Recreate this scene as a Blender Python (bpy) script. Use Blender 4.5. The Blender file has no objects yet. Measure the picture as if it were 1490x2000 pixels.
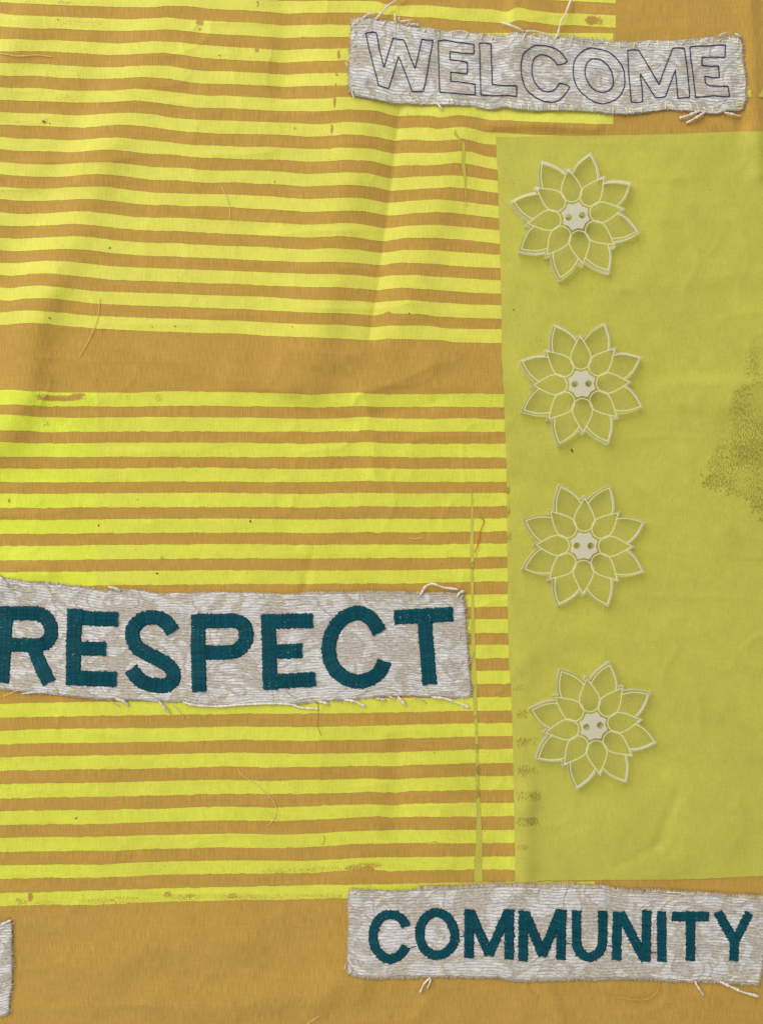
import bpy, math, random
import numpy as np
from mathutils.geometry import tessellate_polygon
from mathutils import Vector

# ------------------------------------------------------------------ scale
S = 1.0 / 3000.0          # one unit of the survey sheet = 1/3 mm
H = 1500.0                # camera height in the same units
CX, CY = 745.0, 1000.0
rng = np.random.RandomState(7)
random.seed(7)
SC = bpy.context.scene
COL = SC.collection

# ------------------------------------------------------------------ camera
cam = bpy.data.cameras.new('camera')
cam.sensor_fit = 'VERTICAL'
cam.sensor_height = 24.0
cam.lens = 18.0
cam.clip_start = 0.01
cam.clip_end = 50
cam_o = bpy.data.objects.new('camera', cam)
cam_o.location = (0, 0, H * S)
COL.objects.link(cam_o)
SC.camera = cam_o

# ------------------------------------------------------------------ light
def srgb(r, g, b, k=1.0):
    f = lambda c: (c / 255 / 12.92 if c <= 10.3 else ((c / 255 + 0.055) / 1.055) ** 2.4)
    return (min(f(r) * k, .95), min(f(g) * k, .95), min(f(b) * k, .95), 1.0)

world = bpy.data.worlds.new('World')
SC.world = world
world.use_nodes = True
world.node_tree.nodes['Background'].inputs[0].default_value = (1.0, 0.985, 0.95, 1)
world.node_tree.nodes['Background'].inputs[1].default_value = 0.38

def area(name, loc, size, power, col):
    l = bpy.data.lights.new(name, 'AREA')
    l.shape = 'RECTANGLE'; l.size = size[0]; l.size_y = size[1]
    l.energy = power; l.color = col
    o = bpy.data.objects.new(name, l)
    o.location = loc
    o.rotation_euler = (Vector((0, 0, 0)) - Vector(loc)).to_track_quat('-Z', 'Y').to_euler()
    COL.objects.link(o)
    return o
area('ceiling_lamp', (-1.55, 1.75, 1.75), (3.2, 2.1), 82.0, (1.0, 0.985, 0.95))
area('ceiling_lamp.001', (-0.35, -1.9, 1.6), (1.8, 0.9), 9.5, (1.0, 0.985, 0.95))

SC.view_settings.view_transform = 'Standard'
SC.view_settings.look = 'None'
SC.view_settings.exposure = 0.0
SC.view_settings.gamma = 1.0
SC.render.engine = 'CYCLES'
SC.cycles.use_denoising = True
SC.cycles.max_bounces = 14
SC.cycles.transmission_bounces = 12
SC.cycles.transparent_max_bounces = 16
SC.cycles.caustics_refractive = True
SC.cycles.caustics_reflective = True
SC.cycles.blur_glossy = 0.0
SC.cycles.sample_clamp_indirect = 6.0

# ------------------------------------------------------------------ noise and height of the cloth
TAB = rng.rand(256, 256)
def vnoise(x, y, seed=0):
    x = np.asarray(x, float) + seed * 17.31; y = np.asarray(y, float) + seed * 9.77
    xi = np.floor(x).astype(int); yi = np.floor(y).astype(int)
    fx = x - xi; fy = y - yi
    fx = fx * fx * fx * (fx * (fx * 6 - 15) + 10); fy = fy * fy * fy * (fy * (fy * 6 - 15) + 10)
    a = TAB[xi & 255, yi & 255]; b = TAB[(xi + 1) & 255, yi & 255]
    c = TAB[xi & 255, (yi + 1) & 255]; d = TAB[(xi + 1) & 255, (yi + 1) & 255]
    return (a * (1 - fx) + b * fx) * (1 - fy) + (c * (1 - fx) + d * fx) * fy - 0.5

def ridge(x, y, pts, A, s1, s2=None, sharp=0):
    """A fold along a line; for a line running down the sheet s1 is its width on the right, s2 on the left. sharp: a pressed crease."""
    s2 = s2 or s1
    best = np.full(x.shape, 1e9); side = np.zeros(x.shape)
    for (ax, ay), (bx, by) in zip(pts[:-1], pts[1:]):
        dx, dy = bx - ax, by - ay
        t = np.clip(((x - ax) * dx + (y - ay) * dy) / (dx * dx + dy * dy), 0, 1)
        ex, ey = x - ax - t * dx, y - ay - t * dy
        d = np.hypot(ex, ey)
        m = d < best
        side = np.where(m, (dx * ey - dy * ex) / math.hypot(dx, dy), side)
        best = np.where(m, d, best)
    k = np.clip(-side / (best + 1e-6), -1, 1) * .5 + .5
    k = k * k * (3 - 2 * k)
    s = s2 + (s1 - s2) * k
    if sharp: return A * np.exp(-(np.sqrt(best * best + 4.0) - 2.0) / s)
    return A * np.exp(-0.5 * (best / s) ** 2)

FOLDS = [
    ([(700, 180), (690, 260), (668, 400), (650, 540), (622, 660), (600, 720)], 9, 36, 50),
    ([(780, 215), (768, 330), (752, 450), (738, 560), (722, 660)], -5.5, 24, 17, 1),
    ([(900, 225), (882, 300), (840, 430), (785, 600), (770, 650)], 6, 34, 44),
    ([(310, 20), (290, 120), (243, 225), (210, 300)], 4.5, 38, 50),
    ([(205, 310), (150, 450), (80, 590), (52, 660), (62, 760), (20, 850)], 6.2, 32, 46),
    ([(96, 560), (62, 670), (46, 760), (0, 860)], 7, 26, 40),
    ([(225, 40), (160, 230), (100, 370), (35, 490), (-20, 560)], -4, 26, 26),
    ([(560, -20), (560, 80), (556, 180)], -5, 26, 22),
    ([(590, -20), (640, 90), (640, 180)], 3, 30, 30),
    ([(838, 716), (785, 742), (708, 770)], 4.6, 17, 46, 1),
    ([(708, 770), (716, 792), (722, 812)], 3.0, 14, 20, 1),
    ([(590, 778), (625, 812), (680, 828)], -3, 12, 14),
    ([(720, 812), (770, 805), (850, 786)], -3.4, 20, 22, 1),
    ([(720, 800), (722, 850), (728, 940)], 3.0, 20, 11),
    ([(985, 754), (1100, 757), (1250, 755), (1500, 748), (1700, 744)], 5.2, 10, 36),
    ([(1330, 790), (1400, 796), (1480, 790)], 1.8, 14, 9),
    ([(1008, -60), (1004, 20), (1002, 90)], 7, 40, 10),
    ([(1462, -40), (1470, 120), (1482, 340)], 5, 10, 16),
    ([(1440, 100), (1446, 250)], -3, 9, 9),
    ([(962, 245), (1050, 242), (1160, 250)], 5, 12, 9),
    ([(775, 1470), (772, 1620)], -4, 18, 18),
    ([(870, 1470), (860, 1620), (850, 1680)], 2.5, 30, 30),
    ([(1322, 1550), (1304, 1600), (1282, 1650)], -1.8, 7, 7),
    ([(1210, 1690), (1260, 1665), (1300, 1640)], -1.4, 7, 7),
    ([(1440, 1590), (1490, 1625)], -1.6, 6, 6),
    ([(1160, 1640), (1230, 1620), (1290, 1690)], 2.6, 34, 20),
    ([(1030, 1560), (1026, 1650), (1024, 1730)], 5, 14, 18),
    ([(1030, 1290), (1034, 1420), (1030, 1570)], 3.4, 14, 16),
    ([(1060, 1905), (1078, 1940), (1100, 2010)], 5, 22, 30, 1),
    ([(610, 1085), (600, 1120), (592, 1160)], -2.5, 7, 7),
    ([(1010, 545), (1200, 560), (1480, 540)], 1.8, 26, 14),
    ([(1040, 1240), (1200, 1252), (1400, 1225)], 1.6, 30, 18),
    ([(1000, 905), (1080, 925), (1200, 960)], 1.6, 24, 14),
    ([(40, 40), (10, 120), (-20, 200)], 6, 30, 18),
    ([(420, 70), (470, 125), (500, 130)], 2.4, 20, 12),
    ([(300, 690), (420, 735), (560, 760), (600, 775)], 3.2, 22, 12),
    ([(420, 640), (460, 700), (440, 760)], 2.0, 20, 14),
    ([(560, 700), (640, 712), (700, 690)], 2.4, 16, 12),
    ([(830, 690), (850, 745), (940, 760)], 2.5, 20, 16),
    ([(620, 1960), (660, 1920), (700, 1925)], 7, 26, 22),
    ([(180, 1900), (330, 1840), (480, 1850)], 4.5, 36, 26),
    ([(300, 1960), (420, 1975), (560, 1950)], 5, 30, 20),
    ([(-40, 1180), (40, 1110), (90, 1120)], 4, 20, 16),
]
BUTTON_AT = [(1123.2, 422.4), (1135.3, 749.7), (1139.6, 1066.0), (1158.0, 1418.3)]
BUTTON_Z = [0.6, 1.6, 0.2, 0.2]
def cloth_exact(x, y):
    x = np.asarray(x, float); y = np.asarray(y, float)
    shp = x.shape
    x = x.ravel(); y = y.ravel()
    z = 4.6 * vnoise(x / 260, y / 300, 1) + 2.6 * vnoise(x / 110, y / 130, 2) + 1.25 * vnoise(x / 55 + y / 160, y / 60, 3) * 1.5 + 0.6 * vnoise(x / 24, y / 26, 4)
    for sd, sx, sy, am in ((6, 150, 110, 1.9), (8, 90, 130, 1.3), (9, 210, 80, 1.7), (14, 120, 60, 1.0)):      # fine random creases
        nz = vnoise(x / sx + .3 * vnoise(x / 60, y / 60, sd + 20), y / sy, sd)
        z = z + am * np.clip(vnoise(x / 170, y / 170, sd + 5) * 3 + .4, 0, 1) * np.exp(-np.abs(nz) / .075)
    for pts, A, s1, *r in FOLDS:
        z = z + ridge(x, y, pts, A * 1.3, s1, *r)
    # the stiff buttons press the cloth flat where they lie
    for (fx, fy), zc in zip(BUTTON_AT, BUTTON_Z):
        d = np.hypot(x - fx, y - fy)
        t = np.clip((185 - d) / 70, 0, 1); t = t * t * (3 - 2 * t) * .92
        z = z * (1 - t) + zc * t
    return (z + 12.0).reshape(shp)

GRID = {}
def cloth_h(x, y):
    """height read off the cloth's own mesh (for small things)"""
    x = np.asarray(x, float); y = np.asarray(y, float)
    gx, gy, Z = GRID['gx'], GRID['gy'], GRID['Z']
    i = np.clip(np.searchsorted(gx, x) - 1, 0, len(gx) - 2); j = np.clip(np.searchsorted(gy, y) - 1, 0, len(gy) - 2)
    fx = (x - gx[i]) / (gx[i + 1] - gx[i]); fy = (y - gy[j]) / (gy[j + 1] - gy[j])
    return (Z[j, i] * (1 - fx) + Z[j, i + 1] * fx) * (1 - fy) + (Z[j + 1, i] * (1 - fx) + Z[j + 1, i + 1] * fx) * fy

def place(x, y, z):
    """A point of the survey sheet that lies z above the ground, in metres."""
    x = np.asarray(x, float); y = np.asarray(y, float); z = np.asarray(z, float)
    k = 1 - z / H
    return np.stack([(x - CX) * k * S, -(y - CY) * k * S, z * S], -1)

# ------------------------------------------------------------------ mesh helpers
def make_mesh(name, verts, faces, mat, smooth=True, attrs=None, uv=None):
    me = bpy.data.meshes.new(name)
    verts = np.asarray(verts, np.float32).reshape(-1, 3)
    if isinstance(faces, np.ndarray):
        nf, k = faces.shape
        me.vertices.add(len(verts)); me.vertices.foreach_set('co', verts.ravel())
        me.loops.add(nf * k); me.loops.foreach_set('vertex_index', faces.astype(np.int32).ravel())
        me.polygons.add(nf)
        me.polygons.foreach_set('loop_start', np.arange(0, nf * k, k, dtype=np.int32))
        me.polygons.foreach_set('loop_total', np.full(nf, k, np.int32))
    else:
        me.from_pydata([tuple(v) for v in verts.tolist()], [], faces)
    me.update(calc_edges=True)
    me.polygons.foreach_set('use_smooth', np.full(len(me.polygons), smooth, bool))
    for k, v in (attrs or {}).items():
        a = me.attributes.new(k, 'FLOAT', 'POINT'); a.data.foreach_set('value', np.asarray(v, np.float32).ravel())
    if uv is not None:
        l = me.uv_layers.new(name='UVMap')
        idx = np.empty(len(me.loops), np.int32); me.loops.foreach_get('vertex_index', idx)
        l.data.foreach_set('uv', np.asarray(uv, np.float32)[idx].ravel())
    me.materials.append(mat)
    me.validate()
    return me

def link(name, me, parent=None, loc=None):
    o = bpy.data.objects.new(name, me)
    COL.objects.link(o)
    if parent is not None: o.parent = parent
    if loc is not None: o.location = loc
    return o

def tag(o, label=None, cat=None, group=None, kind=None):
    for k, v in (('label', label), ('category', cat), ('group', group), ('kind', kind)):
        if v: o[k] = v
    return o

def thing(name, loc, label, cat, group=None):
    o = bpy.data.objects.new(name, None)
    o.empty_display_size = 0.01
    o.location = loc; COL.objects.link(o)
    return tag(o, label, cat, group)

def part(name, verts, faces, mat, parent, label=None, kind=None, **kw):
    v = np.asarray(verts, float).reshape(-1, 3) - np.array(parent.location)
    o = link(name, make_mesh(name, v, faces, mat, **kw), parent)
    return tag(o, label, kind=kind)

def grid_faces(nr, nc, closed=False):
    r = np.arange(nr - 1)[:, None]; c = np.arange(nc if closed else nc - 1)[None, :]
    a = r * nc + c; b = r * nc + (c + 1) % nc
    return np.stack([a, b, b + nc, a + nc], -1).reshape(-1, 4)
def grid_faces_up(nr, nc):
    return grid_faces(nr, nc)[:, ::-1]

def smooth_path(pts, step=2.0, closed=False, sharp=False):
    p = np.asarray(pts, float)
    if closed: p = np.vstack([p, p[:1]])
    if sharp:
        out = []
        for a, b in zip(p[:-1], p[1:]):
            n = max(1, int(np.hypot(*(b - a)[:2]) / step))
            out.append(a + (b - a) * np.linspace(0, 1, n, endpoint=False)[:, None])
        out.append(p[-1:])
        return np.vstack(out)
    if closed: q = np.vstack([p[-2], p, p[1]])
    else: q = np.vstack([2 * p[0] - p[1], p, 2 * p[-1] - p[-2]])
    out = []
    for i in range(1, len(q) - 2):
        p0, p1, p2, p3 = q[i - 1], q[i], q[i + 1], q[i + 2]
        n = max(2, int(np.hypot(*(p2 - p1)[:2]) / step))
        t = np.linspace(0, 1, n, endpoint=False)[:, None]
        out.append(0.5 * (2 * p1 + (p2 - p0) * t + (2 * p0 - 5 * p1 + 4 * p2 - p3) * t * t + (3 * p1 - p0 - 3 * p2 + p3) * t ** 3))
    out.append(q[-2:-1])
    return np.vstack(out)

def tube(P, R, sides=6, cap=True):
    """Tube along P (n,3 metres) with radii R."""
    P = np.asarray(P, float); n = len(P); R = np.broadcast_to(np.asarray(R, float), (n,))
    T = np.gradient(P, axis=0); T /= np.linalg.norm(T, axis=1)[:, None] + 1e-12
    up = np.array([0, 0, 1.0])
    B = np.cross(T, up); B /= np.linalg.norm(B, axis=1)[:, None] + 1e-9
    N = np.cross(B, T)
    a = np.arange(sides) * 2 * math.pi / sides
    V = P[:, None, :] + R[:, None, None] * (np.cos(a)[None, :, None] * B[:, None, :] + np.sin(a)[None, :, None] * N[:, None, :])
    F = grid_faces(n, sides, closed=True).tolist()
    if cap:
        F.append(list(range(sides))[::-1]); F.append(list(range((n - 1) * sides, n * sides)))
    return V.reshape(-1, 3), F

# ------------------------------------------------------------------ materials
def new_mat(name):
    m = bpy.data.materials.new(name); m.use_nodes = True
    nt = m.node_tree
    for n in list(nt.nodes): nt.nodes.remove(n)
    out = nt.nodes.new('ShaderNodeOutputMaterial')
    b = nt.nodes.new('ShaderNodeBsdfPrincipled')
    nt.links.new(b.outputs[0], out.inputs[0])
    b.inputs['Specular IOR Level'].default_value = 0.25
    return m, nt, b, out

class N:
    """small node-building helper"""
    def __init__(s, nt): s.nt = nt
    def new(s, t, **kw):
        n = s.nt.nodes.new(t)
        for k, v in kw.items(): setattr(n, k, v)
        return n
    def put(s, sock, v):
        if hasattr(v, 'is_linked') or hasattr(v, 'links'): s.nt.links.new(v, sock)
        else: sock.default_value = v
    def math(s, op, a, b=0.0, c=0.0, clamp=False):
        n = s.new('ShaderNodeMath', operation=op); n.use_clamp = clamp
        s.put(n.inputs[0], a); s.put(n.inputs[1], b)
        if op in ('MULTIPLY_ADD',): s.put(n.inputs[2], c)
        return n.outputs[0]
    def coord(s, what='Object', scale=(1, 1, 1), rot=(0, 0, 0), loc=(0, 0, 0)):
        t = s.new('ShaderNodeTexCoord'); m = s.new('ShaderNodeMapping')
        s.nt.links.new(t.outputs[what], m.inputs[0])
        m.inputs['Scale'].default_value = scale; m.inputs['Rotation'].default_value = rot; m.inputs['Location'].default_value = loc
        return m.outputs[0]
    def noise(s, vec, scale=1.0, detail=2.0, rough=0.5, dist=0.0):
        n = s.new('ShaderNodeTexNoise')
        s.put(n.inputs['Vector'], vec); n.inputs['Scale'].default_value = scale
        n.inputs['Detail'].default_value = detail; n.inputs['Roughness'].default_value = rough; n.inputs['Distortion'].default_value = dist
        return n.outputs['Fac']
    def mix(s, f, a, b, blend='MIX'):
        n = s.new('ShaderNodeMix', data_type='RGBA', blend_type=blend)
        s.put(n.inputs[0], f); s.put(n.inputs[6], a); s.put(n.inputs[7], b)
        return n.outputs[2]
    def rng(s, v, a, b, c, d, smooth=False):
        n = s.new('ShaderNodeMapRange'); n.clamp = True
        if smooth: n.interpolation_type = 'SMOOTHSTEP'
        s.put(n.inputs[0], v)
        for i, q in enumerate((a, b, c, d)): s.put(n.inputs[i + 1], q)
        return n.outputs[0]
    def attr(s, name):
        n = s.new('ShaderNodeAttribute'); n.attribute_name = name
        return n.outputs['Fac']
    def scale_col(s, col, f):
        n = s.new('ShaderNodeVectorMath', operation='SCALE')
        s.put(n.inputs[0], col); s.put(n.inputs['Scale'], f)
        return n.outputs[0]
    def bump(s, h, strength, dist):
        n = s.new('ShaderNodeBump'); n.inputs['Strength'].default_value = strength; n.inputs['Distance'].default_value = dist
        s.put(n.inputs['Height'], h)
        return n.outputs[0]
    def sine(s, v, freq):
        return s.math('SINE', s.math('MULTIPLY', v, freq))
    def sep(s, vec):
        n = s.new('ShaderNodeSeparateXYZ'); s.put(n.inputs[0], vec); return n.outputs

P1 = 1.0 / S       # frequency of one sheet unit
OCHRE = srgb(194, 154, 69)
YELLOW = srgb(223, 219, 87)
YELLOW_LOW = srgb(220, 221, 77)
OLIVE = srgb(196, 191, 79)

def weave(n):
    """twill of the canvas: (colour factor, height)"""
    c = n.coord('Object')
    x, y, z = n.sep(c)
    slub = n.noise(n.coord('Object', (P1 / 2.1, P1 / 26, 1)), 1, 2, .6)
    slub2 = n.noise(n.coord('Object', (P1 / 60, P1 / 3.0, 1)), 1, 2, .6)
    wob = n.math('MULTIPLY', n.noise(c, P1 / 30, 2), 9 * S)
    d = n.math('ADD', n.math('ADD', x, y), wob)
    tw = n.sine(d, 2 * math.pi / (5.6 * S))
    wob2 = n.noise(c, P1 / 70, 2)
    f = n.math('MULTIPLY_ADD', n.math('SUBTRACT', slub, .5), .7, 1.0)
    f = n.math('ADD', f, n.math('MULTIPLY', n.math('SUBTRACT', slub2, .5), .22))
    f = n.math('ADD', f, n.math('MULTIPLY', tw, .045))
    f = n.math('ADD', f, n.math('MULTIPLY', n.math('SUBTRACT', wob2, .5), .16))
    h = n.math('ADD', n.math('MULTIPLY', slub, 1.0), n.math('MULTIPLY', tw, .28))
    return f, h

def make_canvas():
    m, nt, b, out = new_mat('ochre_canvas'); n = N(nt)
    f, h = weave(n)
    c = n.scale_col(OCHRE[:3], f)
    nt.links.new(c, b.inputs['Base Color'])
    b.inputs['Roughness'].default_value = .85
    b.inputs['Sheen Weight'].default_value = .12
    nt.links.new(n.bump(h, .8, 1.0 * S), b.inputs['Normal'])
    return m
M_CANVAS = make_canvas()

def make_ink(name, col, var, weave_amt, spec=.3, rough=.62, bare=None):
    m, nt, b, out = new_mat(name); n = N(nt)
    f, h = weave(n)
    c = n.coord('Object')
    blot = n.noise(c, P1 / 26, 4, .6)
    fine = n.noise(c, P1 / 3.2, 2, .6)
    big = n.noise(c, P1 / 150, 2, .5)
    g = n.math('ADD', 1.0, n.math('MULTIPLY', n.math('SUBTRACT', blot, .5), var))
    g = n.math('ADD', g, n.math('MULTIPLY', n.math('SUBTRACT', fine, .5), .26))
    g = n.math('ADD', g, n.math('MULTIPLY', n.math('SUBTRACT', big, .5), .18))
    g = n.math('ADD', g, n.math('MULTIPLY', n.math('SUBTRACT', f, 1.0), weave_amt))
    ink = n.scale_col(col[:3], g)
    ink = n.mix(n.attr('lay'), ink, n.scale_col(srgb(222, 232, 64)[:3], g))
    # small dark smudges in the ink
    sm = n.noise(n.coord('Object', (P1 / 5, P1 / 8, 1), (0, 0, .5)), 1, 3, .65)
    ink = n.mix(n.rng(sm, .67, .76, 0, .6), ink, srgb(150, 140, 40))
    # where the ink is thin or rubbed off the canvas shows
    w = n.attr('wear')
    nz = n.noise(n.coord('Object', (P1 / 1.8, P1 / 6.5, 1), (0, 0, .8)) if bare else n.coord('Object', (P1 / 1.7, P1 / 5.0, 1)), 1, 2, .75)
    nz = n.math('MULTIPLY_ADD', n.math('SUBTRACT', nz, .5), 2.2, .5)
    k = n.rng(n.math('SUBTRACT', w, nz), -.07, .07, 0, 1)
    can = n.scale_col((bare or OCHRE)[:3], n.math('MULTIPLY', f, .9))
    nt.links.new(n.mix(k, ink, can), b.inputs['Base Color'])
    b.inputs['Roughness'].default_value = rough
    b.inputs['Specular IOR Level'].default_value = spec
    hh = n.math('ADD', n.math('MULTIPLY', h, .5), n.math('MULTIPLY', fine, .5))
    nt.links.new(n.bump(hh, .4, .8 * S), b.inputs['Normal'])
    return m
M_YEL = make_ink('yellow_ink', YELLOW, .22, .5)
M_YEL2 = make_ink('yellow_ink_low', YELLOW_LOW, .22, .5)
M_OLIVE = make_ink('olive_ink', OLIVE, .2, .38, bare=srgb(160, 145, 56))

def make_chenille():
    m, nt, b, out = new_mat('chenille_jacquard'); n = N(nt)
    uv = n.coord('UV')
    # motif: leafy blotches of pale pile on taupe ground
    m1 = n.noise(n.coord('UV', (P1 / 60, P1 / 50, 1)), 1, 1.6, .5, 1.2)
    m2 = n.noise(n.coord('UV', (P1 / 80, P1 / 62, 1), loc=(3.1, 1.7, 0)), 1, 1.0, .4, 1.6)
    vein = n.rng(n.math('ABSOLUTE', n.math('SUBTRACT', m2, .5)), .022, .05, 0, 1)
    mask = n.math('MULTIPLY', n.rng(m1, .40, .50, .12, 1), vein)
    wob = n.math('MULTIPLY', n.math('SUBTRACT', n.noise(n.coord('UV', (P1 / 100, P1 / 75, 1)), 1, 2, .5), .5), 20.0)
    px = n.coord('UV', (P1, P1, 1))
    cx = n.new('ShaderNodeCombineXYZ'); n.put(cx.inputs[1], wob)
    pv = n.new('ShaderNodeVectorMath', operation='ADD'); n.put(pv.inputs[0], px); n.put(pv.inputs[1], cx.outputs[0])
    jx = n.new('ShaderNodeTexNoise'); n.put(jx.inputs['Vector'], n.coord('UV', (P1 / 28, P1 / 9, 1))); jx.inputs['Scale'].default_value = 1.0
    pj = n.new('ShaderNodeVectorMath', operation='MULTIPLY_ADD'); n.put(pj.inputs[0], jx.outputs['Color']); pj.inputs[1].default_value = (0, 2.6, 0); n.put(pj.inputs[2], pv.outputs[0])
    br = n.new('ShaderNodeTexBrick'); n.put(br.inputs['Vector'], pj.outputs[0])
    br.inputs['Color1'].default_value = (0, 0, 0, 1); br.inputs['Color2'].default_value = (1, 1, 1, 1); br.inputs['Mortar'].default_value = (.5, .5, .5, 1)
    br.inputs['Scale'].default_value = 1.0; br.inputs['Mortar Size'].default_value = .85; br.inputs['Mortar Smooth'].default_value = .9
    br.inputs['Brick Width'].default_value = 4000; br.inputs['Row Height'].default_value = 5.6; br.inputs['Bias'].default_value = 0.0
    tone = n.rng(n.noise(n.coord('UV', (P1 / 6.5, P1 / 4.2, 1)), 1, 1, .5), .32, .68, 0, 1)
    mort = br.outputs['Fac']
    strk = n.rng(n.noise(n.coord('UV', (P1 / 20, P1 / 4.0, 1)), 1, 3, .65), .40, .60, 0, 1)
    mk = n.math('ADD', n.math('MULTIPLY', mask, .9), n.math('MULTIPLY', n.math('SUBTRACT', strk, .5), .85), clamp=True)
    fib = n.noise(n.coord('UV', (P1 / 2.4, P1 / 1.8, 1)), 1, 2, .6)
    tb = n.math('ADD', n.math('MULTIPLY', tone, .55), n.math('MULTIPLY', fib, .45))
    pile = n.mix(tb, srgb(214, 208, 204), srgb(253, 251, 249))
    grnd = n.mix(tb, srgb(164, 151, 131), srgb(222, 213, 201))
    base = n.mix(mk, grnd, pile)
    ln = n.rng(n.noise(n.coord('UV', (P1 / 40, P1 / 6, 1)), 1, 3, .6), .40, .6, .25, 1)
    base = n.mix(n.math('MULTIPLY', n.math('MULTIPLY', mort, ln), .55), base, srgb(138, 124, 106))
    nt.links.new(base, b.inputs['Base Color'])
    b.inputs['Roughness'].default_value = .9
    b.inputs['Sheen Weight'].default_value = .2
    hgt = n.math('ADD', n.math('MULTIPLY', n.math('SUBTRACT', 1.0, mort), n.math('MULTIPLY_ADD', mk, .8, .5)), n.math('MULTIPLY', fib, .7))
    hgt = n.math('ADD', hgt, n.math('MULTIPLY', mk, .3))
    nt.links.new(n.bump(hgt, .75, 1.7 * S), b.inputs['Normal'])
    return m
M_CHEN = make_chenille()

def make_thread(name, col, col2=None, rough=.7, spec=.25, var=.35, scale=3.0):
    m, nt, b, out = new_mat(name); n = N(nt)
    nz = n.noise(n.coord('Object'), P1 / scale, 3, .6)
    col2 = col2 or tuple(c * (1 - var) for c in col[:3]) + (1,)
    nt.links.new(n.mix(n.rng(nz, .32, .68, 0, 1), col2, col), b.inputs['Base Color'])
    b.inputs['Roughness'].default_value = rough
    b.inputs['Specular IOR Level'].default_value = spec
    nt.links.new(n.bump(nz, .8, 1.2 * S), b.inputs['Normal'])
    return m
M_YARN = make_thread('cream_yarn', srgb(248, 243, 234), srgb(222, 212, 198), .9)
M_YARN2 = make_thread('grey_white_yarn', srgb(236, 230, 224), srgb(196, 184, 168), .9)
M_HAIR = make_thread('taupe_fibre', srgb(222, 208, 184), srgb(186, 168, 138), .85, scale=9)
M_FINE = make_thread('straw_thread', srgb(250, 228, 160), srgb(240, 212, 130), .6, scale=9)
M_OCHRE_T = make_thread('ochre_thread', srgb(222, 186, 100), srgb(196, 156, 76), .6, scale=9)
M_STITCH = make_thread('lime_thread', srgb(244, 245, 190), srgb(226, 229, 146), .5, scale=9)
M_ORANGE = make_thread('orange_thread', srgb(226, 128, 40), srgb(206, 112, 34), .6, scale=9)
M_BROWN_T = make_thread('brown_thread', srgb(186, 140, 66), srgb(160, 116, 54), .7, scale=9)
M_NAVY = make_thread('navy_thread', srgb(40, 58, 100), srgb(20, 32, 66), .5, scale=4)
M_DARK = make_thread('dark_lint', srgb(70, 60, 30), srgb(30, 26, 16), .8, scale=6)

def make_satin():
    m, nt, b, out = new_mat('teal_satin_thread'); n = N(nt)
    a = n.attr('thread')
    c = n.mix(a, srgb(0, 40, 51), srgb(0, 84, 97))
    # pale fibres of the ground poking through
    sp = n.noise(n.coord('Object', (P1 / 7, P1 / 2.0, 1)), 1, 1, .5)
    big = n.noise(n.coord('Object'), P1 / 40, 2)
    k = n.math('MULTIPLY', n.rng(sp, .69, .74, 0, .8), n.rng(big, .45, .6, 0, 1))
    nt.links.new(n.mix(k, c, srgb(150, 180, 180)), b.inputs['Base Color'])
    b.inputs['Roughness'].default_value = .55
    b.inputs['Specular IOR Level'].default_value = .14
    return m
M_SATIN = make_satin()

def clear_sheet(nt, n, tint):
    """clear plastic: lets light straight through, reflects more at a glancing angle"""
    lw = n.new('ShaderNodeLayerWeight'); lw.inputs[0].default_value = .5
    fr = n.math('MULTIPLY_ADD', n.math('POWER', lw.outputs['Facing'], 5.0), .93, .035)
    tr = n.new('ShaderNodeBsdfTransparent'); tr.inputs[0].default_value = tint
    gl = n.new('ShaderNodeBsdfGlossy'); gl.inputs['Roughness'].default_value = .03
    mx = n.new('ShaderNodeMixShader'); n.put(mx.inputs[0], fr)
    nt.links.new(tr.outputs[0], mx.inputs[1]); nt.links.new(gl.outputs[0], mx.inputs[2])
    return mx
def make_acrylic():
    m, nt, b, out = new_mat('clear_acrylic'); n = N(nt)
    nt.nodes.remove(b)
    nt.links.new(clear_sheet(nt, n, (1, 1, .995, 1)).outputs[0], out.inputs[0])
    return m
M_ACRYL = make_acrylic()
def make_cut_edge():
    """laser-cut rim of the acrylic: partly clear, partly milky white imitating light reflected inside it"""
    m, nt, b, out = new_mat('cut_acrylic_edge'); n = N(nt)
    nt.nodes.remove(b)
    cl = clear_sheet(nt, n, (.93, .93, .9, 1))
    tl = n.new('ShaderNodeBsdfTranslucent'); tl.inputs[0].default_value = (.97, .97, .95, 1)
    df = n.new('ShaderNodeBsdfDiffuse'); df.inputs[0].default_value = (.96, .96, .94, 1)
    m1 = n.new('ShaderNodeMixShader'); m1.inputs[0].default_value = .40
    m2 = n.new('ShaderNodeMixShader'); m2.inputs[0].default_value = .60
    nt.links.new(tl.outputs[0], m1.inputs[1]); nt.links.new(df.outputs[0], m1.inputs[2])
    nt.links.new(cl.outputs[0], m2.inputs[1]); nt.links.new(m1.outputs[0], m2.inputs[2])
    nt.links.new(m2.outputs[0], out.inputs[0])
    return m
M_EDGE = make_cut_edge()

def make_frost(name, col, opacity):
    m, nt, b, out = new_mat(name); n = N(nt)
    nz = n.noise(n.coord('Object'), P1 / 2.0, 2, .6)
    b.inputs['Base Color'].default_value = col
    b.inputs['Roughness'].default_value = .6
    tr = n.new('ShaderNodeBsdfTransparent')
    mx = n.new('ShaderNodeMixShader')
    n.put(mx.inputs[0], n.rng(nz, .2, .8, opacity - .06, opacity + .06))
    nt.links.new(tr.outputs[0], mx.inputs[1]); nt.links.new(b.outputs[0], mx.inputs[2])
    nt.links.new(mx.outputs[0], out.inputs[0])
    return m
M_FROST = make_frost('frosted_acrylic', srgb(230, 225, 204), .66)
M_GROOVE = make_frost('engraved_groove', srgb(248, 244, 206), .52)

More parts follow.
